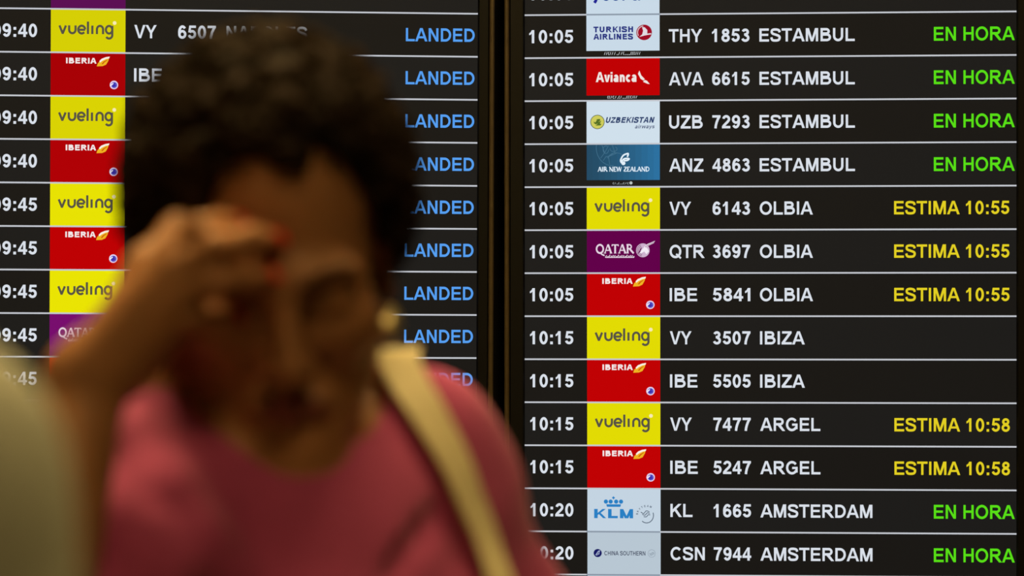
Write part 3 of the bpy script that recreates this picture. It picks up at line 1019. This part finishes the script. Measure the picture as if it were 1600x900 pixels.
# ------------------------------------------------------------------ the woman with her hand to her brow
HEAD = P(432, 410, 1.985)
RH = rot_head(math.radians(9), math.radians(24), math.radians(5))
SH_R = np.array(P(257, 792, 1.97))
SH_L = np.array(P(655, 765, 2.12))
TRAP = np.array(P(640, 654, 2.095))
TRAP_R = np.array(P(292, 672, 2.03))
mid = (SH_R + SH_L) / 2
ax_a = unit((SH_L - SH_R) * (1, 1, 0))
ax_f = np.array((ax_a[1], -ax_a[0], 0.0))
RT = np.stack([ax_a, -ax_f, np.array((0, 0, 1.0))], 1)         # torso frame: across, back, up
def T(a, f, z):
    return np.array((mid[0], mid[1], 0.0)) + ax_a * a + ax_f * f + np.array((0, 0, z))
WR = Vector((mid[0], mid[1], 0))

NECK_B = np.array(P(440, 690, 2.11))
EL_R = np.array(P(-6, 1235, 1.78))
WRI_R = np.array(P(137, 592, 1.855))
EL_L = np.array((.078, 2.17, 1.125))
WRI_L = np.array((.100, 2.135, .875))
HIP = [T(-.085, 0, .87), T(.085, 0, .87)]
KNEE = [T(-.085, .02, .47), T(.085, .02, .47)]
ANK = [T(-.08, -.01, .09), T(.08, -.01, .09)]

woman = empty('person', WR, 'person with short dark curly hair and a pink top, head bowed, fingertips on the forehead', 'person')

B = Field((-.48, 1.62, .02), (.24, 2.34, 1.74), .003)
hw = head_solid(B, HEAD, RH, 1.0)
B.cap(NECK_B, hw((0, .030, -.045)), .053, .050, .03)
B.cap(NECK_B - (0, 0, .05), NECK_B, .07, .055, .04)
for S_ in (SH_R, SH_L):
    B.cap(NECK_B + (0, .0, -.01), S_ + (0, 0, .005), .042, .045, .05)
    B.ell(S_, (.047, .047, .047), None, .03)
    B.cap(T(0, .02, 1.33), S_, .07, .05, .05)
B.ell(TRAP, (.030, .034, .030), None, .05)
B.ell(TRAP_R, (.026, .034, .026), None, .05)
B.cap(TRAP_R, hw((-.030, .045, -.05)), .024, .034, .04)
B.cap(P(262, 505, 1.860), P(214, 572, 1.862), .0145, .0150, .02)
B.ell(T(0, -.005, 1.25), (.138, .094, .17), RT, .05)
B.ell(T(0, 0, 1.07), (.122, .095, .16), RT, .06)
B.ell(T(0, -.01, .91), (.155, .110, .12), RT, .06)
for sx in (-1, 1):
    B.ell(T(sx * .068, .075, 1.235), (.06, .055, .06), RT, .04)
B.cap(SH_R, EL_R, .045, .033, .03)
B.cap(EL_R, EL_R * .68 + WRI_R * .32, .033, .038, .02)
B.cap(EL_R * .68 + WRI_R * .32, WRI_R, .038, .026, .02)
B.cap(SH_L, EL_L, .045, .033, .03)
B.cap(EL_L, EL_L * .7 + WRI_L * .3, .033, .036, .02)
B.cap(EL_L * .7 + WRI_L * .3, WRI_L, .036, .025, .02)
for i in (0, 1):
    B.cap(HIP[i], KNEE[i], .078, .050, .04)
    B.cap(KNEE[i], KNEE[i] * .65 + ANK[i] * .35, .050, .052, .02)
    B.cap(KNEE[i] * .65 + ANK[i] * .35, ANK[i], .052, .034, .02)
    B.cap(ANK[i] - (0, 0, .03), ANK[i] - (0, 0, .045) + ax_f * .14, .032, .022, .02)

# right hand: knuckles towards the camera, fingertips resting on the forehead
MCP = [P(276, 388, 1.845), P(272, 428, 1.838), P(262, 468, 1.842), P(250, 503, 1.852)]
FIN = [
    [MCP[0], P(316, 358, 1.836), P(342, 351, 1.856), P(366, 351, 1.884)],
    [MCP[1], P(340, 384, 1.826), P(388, 371, 1.848), P(424, 376, 1.880)],
    [MCP[2], P(335, 440, 1.828), P(381, 432, 1.850), P(414, 434, 1.880)],
    [MCP[3], P(306, 492, 1.842), P(338, 492, 1.864), P(360, 496, 1.892)],
]
for i, m_ in enumerate(MCP):
    base = np.array(WRI_R) + (np.array(m_) - np.array(WRI_R)) * .12 + np.array((.010, 0, .004)) * (1 - i) * .6
    B.cap(base, m_, .0185, .0125, .016)
for i, f_ in enumerate(FIN):
    r = (.0098, .0092, .0083, .0072)
    q = .9 if i == 3 else 1.0
    B.chain(f_, [v * q for v in r], .0035)
TH = [P(196, 500, 1.865), P(232, 420, 1.878), P(282, 362, 1.900), P(308, 350, 1.935)]
B.chain(TH, [.018, .0145, .0115, .0085], .010)
d_l = unit(WRI_L - EL_L)
relaxed_hand(B, WRI_L, unit(d_l + (0, 0, -.4)), -ax_a * .9 + np.array((0, 0, .0)), ax_f, .95)

HW = np.array(HEAD)
def woman_mats(cen):
    """lips: the faces around the mouth"""
    p = (cen - HW) @ RH
    lip = ((p[:, 0] / .0225) ** 2 + ((p[:, 2] + .0705) / .0120) ** 2 < 1) & (p[:, 1] < -.083)
    return np.where(lip, 1, 0)
body = link_field(B, 'body', [M_SKIN, M_LIPS], woman, fmat=woman_mats, origin=WR)


def oval(name, cen, axes, radii, mat, parent, origin, n=14, m=8):
    """small domed oval; axes = three unit vectors"""
    V, Fc = [], []
    A = [np.array(a, dtype=float) for a in axes]
    for j in range(m + 1):
        th = math.pi * j / m
        for i in range(n):
            ph = 2 * math.pi * i / n
            p = A[0] * radii[0] * math.sin(th) * math.cos(ph) + A[1] * radii[1] * math.sin(th) * math.sin(ph) + A[2] * radii[2] * math.cos(th)
            V.append(np.array(cen) + p - np.array(origin))
    for j in range(m):
        for i in range(n):
            Fc.append((j * n + i, j * n + (i + 1) % n, (j + 1) * n + (i + 1) % n, (j + 1) * n + i))
    return link(name, V, Fc, mat, parent, smooth=True)


# varnished nails of the right hand
for f_, tip_r in zip(FIN + [TH], (.0072, .0072, .0072, .0065, .0085)):
    d0 = unit(np.array(f_[3]) - np.array(f_[2]))
    up = np.array((0.1, -1.0, .25))
    nrm = unit(up - d0 * (up @ d0))
    sd = np.cross(d0, nrm)
    oval('fingernail', np.array(f_[3]) + nrm * tip_r * .72 + d0 * .003, (d0, sd, nrm), (.0108, .0068, .0030), M_NAIL, woman, WR)

# eyebrows
for sx in (-1, 1):
    E_ = Field(hw((sx * .032, -.085, .026)) - .04, hw((sx * .032, -.085, .026)) + .04, .0015)
    pts = [hw(p) for p in ((sx * .012, -.0985, .0235), (sx * .028, -.0955, .0300), (sx * .042, -.0865, .0290), (sx * .052, -.076, .0235))]
    E_.chain(pts, [.0020, .0024, .0020, .0010], .002)
    link_field(E_, 'eyebrow', M_HAIR, woman, origin=WR)

FRINGE = [(-.034, .112, -.066, .010), (-.022, .108, -.076, .010), (-.008, .101, -.085, .011), (.005, .095, -.090, .011), (.016, .095, -.088, .011), (.030, .105, -.080, .010),
          (.042, .106, -.070, .010), (.052, .110, -.056, .010), (-.047, .110, -.055, .011), (-.058, .098, -.042, .012),
          (-.069, .082, -.030, .011), (.0, .116, -.080, .013), (.022, .116, -.074, .013), (-.022, .120, -.066, .013), (.044, .116, -.058, .013), (-.044, .120, -.048, .013)]
FRINGE = [(x_, z_ + .006, .018 - .094 * math.sqrt(max(.06, 1 - (x_ / .073) ** 2 - ((z_ - .039) / .083) ** 2)) - .006, r_) for x_, z_, y_, r_ in FRINGE]
# short curly hair: a cap over the skull covered with round locks
def hair_solid(H, R, radii, cen, cutr, seed, locks, lr, fringe=True, h=.0025, cutx=0.0):
    H = np.array(H)
    F = Field(H - (.17, .19, .16), H + (.17, .19, .22), h)
    wl = lambda p: H + R @ np.array(p)
    F.ell(wl(cen), np.array(radii) - .014, R, .004)
    x, y, z = F.coords()
    x, y, z = x - H[0], y - H[1], z - H[2]
    lx = R[0][0] * x + R[1][0] * y + R[2][0] * z
    ly = R[0][1] * x + R[1][1] * y + R[2][1] * z
    lz = R[0][2] * x + R[1][2] * y + R[2][2] * z
    k0 = np.sqrt(((lx - cutx) / cutr[0]) ** 2 + ((lz - cutr[2]) / cutr[1]) ** 2)
    face = np.maximum((k0 - 1) * min(cutr[0], cutr[1]), ly + .012)
    low = np.maximum(-.035 - lz - .35 * np.maximum(ly - .03, 0), -.2)
    front_low = np.maximum(ly - .010, lz - .012)
    F.d = np.maximum(F.d, -face)
    F.d = np.maximum(F.d, low)
    F.d = np.maximum(F.d, -front_low).astype(np.float32)
    rng = random.Random(seed)
    n = 0
    while n < locks:
        v = Vector((rng.gauss(0, 1), rng.gauss(0, 1), rng.gauss(0, 1))).normalized()
        p = np.array(cen) + np.array(v) * (np.array(radii) - lr * rng.uniform(.9, 1.3))
        if p[2] < -.030 - .3 * max(p[1], 0) or (p[1] < .012 and p[2] < .014):
            continue
        kk = math.hypot((p[0] - cutx) / (cutr[0] + .010), (p[2] - cutr[2]) / (cutr[1] + .008))
        if kk < 1 and p[1] < .01:
            continue
        r = lr * rng.uniform(.6, 1.1)
        F.ell(wl(p), (r, r * rng.uniform(.8, 1.1), r * rng.uniform(.9, 1.4)), R, .005)
        # a finer curl riding on the lock
        p2 = p + np.array(v) * r * .7 + np.array([rng.uniform(-.006, .006) for _ in range(3)])
        F.ell(wl(p2), (r * .5, r * .45, r * .55), R, .004)
        n += 1
    if fringe:
        for fx, fz, fy, r in FRINGE:
            F.ell(wl((fx, fy, fz)), (r, r * .75, r), R, .006)
    return F


def ringlets(H, R, radii, cen, cutr, seed, count, name, mat, parent, origin, cutx=0.0):
    """loose spiral curls standing on the cap of hair; one mesh, sub-part of the hair"""
    rng = random.Random(seed)
    H = np.array(H)
    V, Fc = [], []
    n = 0
    fr = [np.array((q[0], q[2], q[1])) for q in FRINGE for _ in range(5)]
    while n < count:
        v = np.array(Vector((rng.gauss(0, 1), rng.gauss(0, 1), rng.gauss(0, 1))).normalized())
        p = np.array(cen) + v * (np.array(radii) - .012)
        if fr:
            p = fr.pop() + np.array([rng.uniform(-.006, .006) for _ in range(3)]) + np.array((0, -.003, .003))
        elif p[2] < -.026 - .3 * max(p[1], 0) or (p[1] < .012 and p[2] < .020):
            continue
        elif math.hypot((p[0] - cutx) / (cutr[0] + .006), (p[2] - cutr[2]) / (cutr[1] + .006)) < 1 and p[1] < .01:
            continue
        n += 1
        out = unit(v / np.array(radii))
        side = unit(np.cross(out, np.array([rng.gauss(0, 1) for _ in range(3)])))
        ax = unit(side + out * rng.uniform(.05, .55) + np.array((0, 0, -.25)))
        e1 = unit(np.cross(ax, out + np.array((.01, .02, .03))))
        e2 = np.cross(ax, e1)
        rad, turns, ln, tr = rng.uniform(.0045, .0085), rng.uniform(1.6, 2.8), rng.uniform(.020, .036), rng.uniform(.0011, .0021)
        ph = rng.uniform(0, 6.28)
        N = int(turns * 9)
        pts = []
        for i in range(N + 1):
            t = i / N
            q = p + ax * ln * (t - .5) + (e1 * math.cos(ph + turns * 6.283 * t) + e2 * math.sin(ph + turns * 6.283 * t)) * rad * (1 - .35 * t)
            pts.append(H + R @ q)
        b0 = len(V)
        for i in range(N + 1):
            tn = unit(pts[min(i + 1, N)] - pts[max(i - 1, 0)])
            f1 = unit(np.cross(tn, (.3, .5, .81)))
            f2 = np.cross(tn, f1)
            rr = tr * (1 - .6 * max(0, i / N - .6) / .4)
            for k in range(5):
                a_ = 6.283 * k / 5
                V.append(pts[i] + (f1 * math.cos(a_) + f2 * math.sin(a_)) * rr - np.array(origin))
        for i in range(N):
            for k in range(5):
                j = (k + 1) % 5
                Fc.append((b0 + i * 5 + k, b0 + i * 5 + j, b0 + i * 5 + 5 + j, b0 + i * 5 + 5 + k))
        Fc.append(tuple(b0 + N * 5 + k for k in range(5)))
        Fc.append(tuple(b0 + k for k in reversed(range(5))))
    return link(name, V, Fc, mat, parent, smooth=True)


H_RAD, H_CEN, H_CUT = (.106, .113, .114), (.000, .030, .045), (.071, .131, -.022)
HF = hair_solid(HEAD, RH, H_RAD, H_CEN, H_CUT, 4, 620, .0115, cutx=.007)
hair = link_field(HF, 'hair', M_HAIR, woman, origin=WR)
curls = ringlets(HEAD, RH, (.112, .119, .120), H_CEN, H_CUT, 12, 900, 'curls', M_HAIR, hair, WR, cutx=.007)
curls['kind'] = 'stuff'

# gold disc earring on the ear away from the raised hand
ear = hw((.0785, .004, -.040))
ec = np.array(P(606, 503, float(ear[1]) - .004))
en = unit((.22, -.90, .42))
es = unit(np.cross(en, (0, 0, 1.0)))
eu = np.cross(es, en)
o = oval('earring', ec, (es, eu, en), (.0104, .0136, .0065), M_GOLD, woman, WR, 22, 10)
o['label'] = 'oval gold earring'

# the pink top
S = Field((-.44, 1.74, .80), (.16, 2.34, 1.50), .003)
for S_ in (SH_R, SH_L):
    S.cap(NECK_B + (0, .0, -.005), S_ + (0, 0, .010), .046, .048, .05)
    S.ell(S_, (.058, .058, .058), None, .03)
    S.cap(T(0, .02, 1.33), S_, .080, .060, .05)
S.ell(TRAP_R, (.035, .042, .033), None, .05)
S.ell(TRAP, (.036, .042, .032), None, .05)
S.cap(NECK_B - (0, 0, .05), NECK_B - (0, 0, .01), .082, .068, .04)
S.ell(T(0, -.005, 1.25), (.152, .108, .18), RT, .05)
S.ell(T(0, 0, 1.07), (.140, .112, .18), RT, .06)
S.ell(T(0, -.01, .91), (.176, .130, .14), RT, .06)
for sx in (-1, 1):
    S.ell(T(sx * .068, .081, 1.235), (.070, .066, .070), RT, .05)
for a_, b_ in ((SH_R, EL_R), (SH_L, EL_L)):
    S.cap(a_, a_ + (b_ - a_) * .70, .058, .060, .03)
# drapery: soft ridges and hollows that run over the chest and shoulder
def on_solid(F, px, py, lift=0.0, y0=1.78, y1=2.32):
    """where a sight line first meets a solid"""
    yy = y0
    while yy < y1:
        if F.at(P(px, py, yy)) < lift:
            return np.array(P(px, py, yy))
        yy += .0015
    return None


for run, r, dip, kk in (([(205, 690), (250, 770), (310, 850), (350, 893)], .011, .002, .03), ([(165, 800), (210, 850), (260, 893)], .011, .002, .03),
                        ([(690, 800), (668, 832), (640, 866), (615, 895)], -.007, -.0045, .012)):
    pts = [on_solid(S, *q) for q in run]
    pts = [p + np.array((0, dip, 0)) for p in pts if p is not None]
    for i in range(len(pts) - 1):
        S.cap(pts[i], pts[i + 1], abs(r), abs(r), kk, 'add' if r > 0 else 'cut')
x, y, z = S.coords()
u_ = (x - mid[0]) * ax_a[0] + (y - mid[1]) * ax_a[1]
fold = np.sin(38 * u_ + 17 * z + 2.2 * np.sin(11 * z)) * .5 + np.sin(61 * z - 22 * u_ + 1.7 * np.sin(19 * u_)) * .35 + np.sin(23 * z + 49 * y) * .25
S.d = (S.d + .0022 * fold).astype(np.float32)
S0 = Field((-.44, 1.74, .80), (.16, 2.34, 1.50), .003)
S0.d = S.d.copy()                     # the top as a solid, for laying the strap on it
shell = -(S.d + .0065)
S.d = np.maximum(S.d, shell)
S.d = np.maximum(S.d, (.865 - z) + 0 * S.d).astype(np.float32)
NC = P(436, 612, 2.035)
S.ell(NC, (.074, .115, .066), None, .006, 'cut')
S.cap(NC, NC + Vector((0, .03, .12)), .068, .08, .006, 'cut')
for a_, b_ in ((SH_R, EL_R), (SH_L, EL_L)):               # open cuffs
    u = unit(b_ - a_)
    c0 = a_ + (b_ - a_) * .62
    pd = (x - c0[0]) * u[0] + (y - c0[1]) * u[1] + (z - c0[2]) * u[2]
    rad = np.sqrt((x - c0[0]) ** 2 + (y - c0[1]) ** 2 + (z - c0[2]) ** 2)
    S.d = np.maximum(S.d, np.where(rad < .115, pd, -1)).astype(np.float32)
shirt = link_field(S, 'shirt', M_SHIRT, woman, origin=WR)
shirt['label'] = 'pink short-sleeved top'
V, Q = S.mesh()

# trousers
Tr = Field(T(0, 0, .06) - (.26, .26, 0), T(0, 0, 1.02) + (.26, .26, 0), .005)
Tr.ell(T(0, -.01, .91), (.167, .122, .12), RT, .05)
for i in (0, 1):
    Tr.cap(HIP[i], KNEE[i], .092, .066, .04)
    Tr.cap(KNEE[i], ANK[i], .066, .056, .03)
x, y, z = Tr.coords()
Tr.d = np.maximum(Tr.d + .002 * np.sin(60 * z + 20 * x), -(Tr.d + .009))
Tr.d = np.maximum(np.maximum(Tr.d, .10 - z), z - .985).astype(np.float32)
link_field(Tr, 'trousers', M_TROUSER, woman, origin=WR)
shoes(woman, ANK, ax_f, WR, M_SHOE)


# ------------------------------------------------------------------ cream shoulder bag, its strap over the pink shoulder
def skin_gap(p):
    return min(S0.at(p), B.at(p))


def gap_dir(p, e=.009):
    return unit([skin_gap(p + d_) - skin_gap(p - d_) + 1e-7 for d_ in (np.array((e, 0, 0)), np.array((0, e, 0)), np.array((0, 0, e)))])


front = []
for px, py in ((614, 566), (628, 592), (648, 628), (668, 664), (688, 702), (707, 742), (724, 782), (740, 822), (755, 862), (768, 902), (780, 945)):
    p = on_solid(S0, px, py, .006)
    if p is not None:
        front.append(p)
bag_c = T(.055, .225, .93)
ring_f = bag_c + ax_a * .04 + np.array((0, 0, .150))
ring_b = bag_c + ax_a * .10 + np.array((0, 0, .150))
fl, top = front[-1], front[0]
down = [fl * (1 - t) + ring_f * t + ax_f * .035 * math.sin(math.pi * t) for t in (.2, .4, .6, .8, 1.0)]
back = [ring_b, T(.165, .10, 1.09), T(.172, .01, 1.10), T(.155, -.09, 1.13), T(.125, -.125, 1.22), T(.10, -.12, 1.32), top + np.array((.012, .055, -.02)), top + np.array((.004, .028, .004))]
line = back + front + down
P3 = [np.array(p, dtype=float) for p in line]
dense = []
for i in range(len(P3) - 1):
    p0, p1, p2, p3 = P3[max(i - 1, 0)], P3[i], P3[i + 1], P3[min(i + 2, len(P3) - 1)]
    for k in range(5):
        t = k / 5
        dense.append(.5 * (2 * p1 + (p2 - p0) * t + (2 * p0 - 5 * p1 + 4 * p2 - p3) * t * t + (3 * p1 - p0 - 3 * p2 + p3) * t ** 3))
dense.append(P3[-1])
for rep in range(4):
    for _ in range(3):
        dense = [dense[0]] + [(dense[i - 1] + 2 * dense[i] + dense[i + 1]) / 4 for i in range(1, len(dense) - 1)] + [dense[-1]]
    for i in range(1, len(dense) - 1):                     # lay it on the cloth
        for _ in range(60):
            if skin_gap(dense[i]) >= .0085:
                break
            dense[i] = dense[i] + gap_dir(dense[i]) * .0008
for _ in range(8):
    dense = [dense[0]] + [(dense[i - 1] + 2 * dense[i] + dense[i + 1]) / 4 for i in range(1, len(dense) - 1)] + [dense[-1]]
for rep in range(3):                                       # even out what still dips into the cloth
    need = [max(0.0, .0075 - skin_gap(p)) for p in dense]
    need = [max(need[max(i - 2, 0):i + 3]) for i in range(len(need))]
    for _ in range(3):
        need = [need[0]] + [(need[i - 1] + need[i] * 2 + need[i + 1]) / 4 for i in range(1, len(need) - 1)] + [need[-1]]
    dirs = [gap_dir(p) for p in dense]
    dense = [p + d_ * n_ if 0 < i < len(dense) - 1 else p for i, (p, d_, n_) in enumerate(zip(dense, dirs, need))]
    dense = [dense[0]] + [(dense[i - 1] + 4 * dense[i] + dense[i + 1]) / 6 for i in range(1, len(dense) - 1)] + [dense[-1]]
bag = empty('shoulder_bag', Vector(bag_c) - Vector((0, 0, .13)), 'cream shoulder bag, its broad strap over the pink top', 'bag')
BO = np.array(bag.location)
core = T(.0, -.01, 0)
Vs, Fs = [], []
hwid, th = .0160, .0016
outs = []
for p in dense:
    g = skin_gap(p)
    outs.append(gap_dir(p) if g < .03 else unit((p - core) * (1, 1, 0)))
for _ in range(30):
    outs = [outs[0]] + [unit(outs[i - 1] + outs[i] * 2 + outs[i + 1]) for i in range(1, len(outs) - 1)] + [outs[-1]]
for i, p in enumerate(dense):
    tn = unit(dense[min(i + 1, len(dense) - 1)] - dense[max(i - 1, 0)])
    sd = unit(np.cross(tn, outs[i]))
    no = np.cross(sd, tn)
    for a_, b_ in ((-1, 0), (1, 0), (1, 1), (-1, 1)):
        Vs.append(p + sd * a_ * hwid + no * (.0005 + b_ * th * 2) - BO)
for i in range(len(dense) - 1):
    for a_ in range(4):
        b_ = (a_ + 1) % 4
        Fs.append((i * 4 + a_, i * 4 + b_, i * 4 + 4 + b_, i * 4 + 4 + a_))
Fs += [(3, 2, 1, 0), tuple(len(Vs) - 4 + j for j in range(4))]
strap = link('strap', Vs, Fs, M_CREAM, bag, smooth=False)
bvm = strap.modifiers.new('soft', 'BEVEL')
bvm.width = .001
# pouch and flap
def frame_box(a0, a1, f0, f1, z0, z1, name, bev):
    v = [bag_c + ax_a * a_ + ax_f * f_ + np.array((0, 0, z_)) - BO for z_ in (z0, z1) for f_ in (f0, f1) for a_ in (a0, a1)]
    fs = [(0, 1, 3, 2), (4, 6, 7, 5), (0, 4, 5, 1), (2, 3, 7, 6), (0, 2, 6, 4), (1, 5, 7, 3)]
    o = link(name, v, fs, M_CREAM, bag, smooth=True)
    md = o.modifiers.new('rounded', 'BEVEL')
    md.width, md.segments = bev, 4
    return o
frame_box(-.12, .12, -.035, .035, -.13, .125, 'pouch', .018)
frame_box(-.124, .124, .0355, .042, -.01, .13, 'flap', .003)
oval('clasp', bag_c + ax_f * .046 + np.array((0, 0, .01)), (ax_a, np.array((0, 0, 1.0)), ax_f), (.013, .010, .004), M_GOLD, bag, BO)
for rg in (ring_f, ring_b):
    oval('strap_ring', rg - np.array((0, 0, .006)), (ax_a, ax_f, np.array((0, 0, 1.0))), (.014, .008, .010), M_GOLD, bag, BO)


# ------------------------------------------------------------------ passer-by close to the camera, only a beige shoulder in view
BX, BY = -.438, 1.30
by_ = empty('person', (BX, BY, 0), 'person in an olive beige top, only a shoulder showing in the bottom left corner', 'person')
BOo = Vector((BX, BY, 0))
def Bp(a, f, z):                                   # facing the boards
    return np.array((BX + a, BY + f, z * .989))
G = Field((BX - .40, BY - .30, .02), (BX + .36, BY + .32, 1.86), .004)
H2 = Bp(0, .035, 1.70)
RB = rot_head(math.radians(180), math.radians(4), 0)
head_solid(G, H2, RB, 1.05)
nb = Bp(0, -.015, 1.53)
G.cap(nb, Bp(0, .01, 1.645), .056, .054, .03)
SHB = [Bp(-.165, -.01, 1.44), Bp(.165, -.01, 1.44)]
ELB = [Bp(-.235, -.03, 1.14), Bp(.240, -.02, 1.14)]
WRB = [Bp(-.225, .06, .89), Bp(.235, .07, .89)]
RI = np.eye(3)
for i, S_ in enumerate(SHB):
    G.cap(nb, S_, .045, .05, .05)
    G.ell(S_, (.05, .05, .05), None, .03)
    G.cap(S_, ELB[i], .047, .039, .03)
    G.cap(ELB[i], WRB[i], .040, .027, .02)
    relaxed_hand(G, WRB[i], unit((0, .1, -1)), np.array((1 if i == 0 else -1, 0, 0)), np.array((0, 1.0, 0)), 1.05)
G.ell(Bp(0, 0, 1.30), (.165, .105, .19), None, .05)
G.ell(Bp(0, 0, 1.10), (.145, .105, .18), None, .06)
G.ell(Bp(0, 0, .96), (.160, .115, .13), None, .06)
for sx in (-1, 1):
    G.cap(Bp(sx * .09, 0, .92), Bp(sx * .09, .01, .50), .082, .055, .04)
    G.cap(Bp(sx * .09, .01, .50), Bp(sx * .085, -.01, .09), .055, .036, .03)
    G.cap(Bp(sx * .085, 0, .06), Bp(sx * .085, .15, .045), .033, .024, .02)
link_field(G, 'body', M_SKIN2, by_, origin=BOo)
HF2 = hair_solid(H2, RB, (.088, .108, .105), (0, .024, .045), (.064, .108, -.030), 9, 150, .012, False, .004)
link_field(HF2, 'hair', M_HAIR2, by_, origin=BOo)
K = Field((BX - .36, BY - .24, .80), (BX + .34, BY + .24, 1.60), .004)
for i, S_ in enumerate(SHB):
    K.cap(nb, S_ + (0, 0, .006), .054, .060, .05)
    K.ell(S_, (.062, .062, .062), None, .03)
    K.cap(S_, S_ + (ELB[i] - S_) * .85, .061, .060, .03)
K.ell(Bp(0, 0, 1.30), (.180, .120, .20), None, .05)
K.ell(Bp(0, 0, 1.10), (.165, .122, .20), None, .06)
K.ell(Bp(0, 0, .95), (.178, .132, .14), None, .06)
x, y, z = K.coords()
K.d = (K.d + .002 * np.sin(44 * x + 20 * z + 2 * np.sin(13 * z))).astype(np.float32)
K.d = np.maximum(K.d, -(K.d + .009))
K.d = np.maximum(K.d, (.88 - z) + 0 * K.d).astype(np.float32)
K.cap(Bp(0, .01, 1.545), Bp(0, .02, 1.66), .066, .085, .005, 'cut')
for i, S_ in enumerate(SHB):
    u = unit(ELB[i] - S_)
    c0 = S_ + (ELB[i] - S_) * .78
    pd = (x - c0[0]) * u[0] + (y - c0[1]) * u[1] + (z - c0[2]) * u[2]
    rad = np.sqrt((x - c0[0]) ** 2 + (y - c0[1]) ** 2 + (z - c0[2]) ** 2)
    K.d = np.maximum(K.d, np.where(rad < .085, pd, -1)).astype(np.float32)
o = link_field(K, 'shirt', M_BEIGE, by_, origin=BOo)
Tb = Field(Bp(-.26, -.22, .06), Bp(.26, .22, 1.06), .005)
Tb.ell(Bp(0, 0, .96), (.170, .124, .13), None, .05)
for sx in (-1, 1):
    Tb.cap(Bp(sx * .09, 0, .92), Bp(sx * .09, .01, .50), .096, .070, .03)
    Tb.cap(Bp(sx * .09, .01, .50), Bp(sx * .085, -.01, .09), .070, .060, .03)
x, y, z = Tb.coords()
Tb.d = np.maximum(Tb.d, -(Tb.d + .010))
Tb.d = np.maximum(np.maximum(Tb.d, .10 - z), z - 1.02).astype(np.float32)
link_field(Tb, 'trousers', M_TROUSER2, by_, origin=BOo)
shoes(by_, [Bp(-.085, -.01, .09), Bp(.085, -.01, .09)], (0, 1, 0), BOo, M_SHOE)
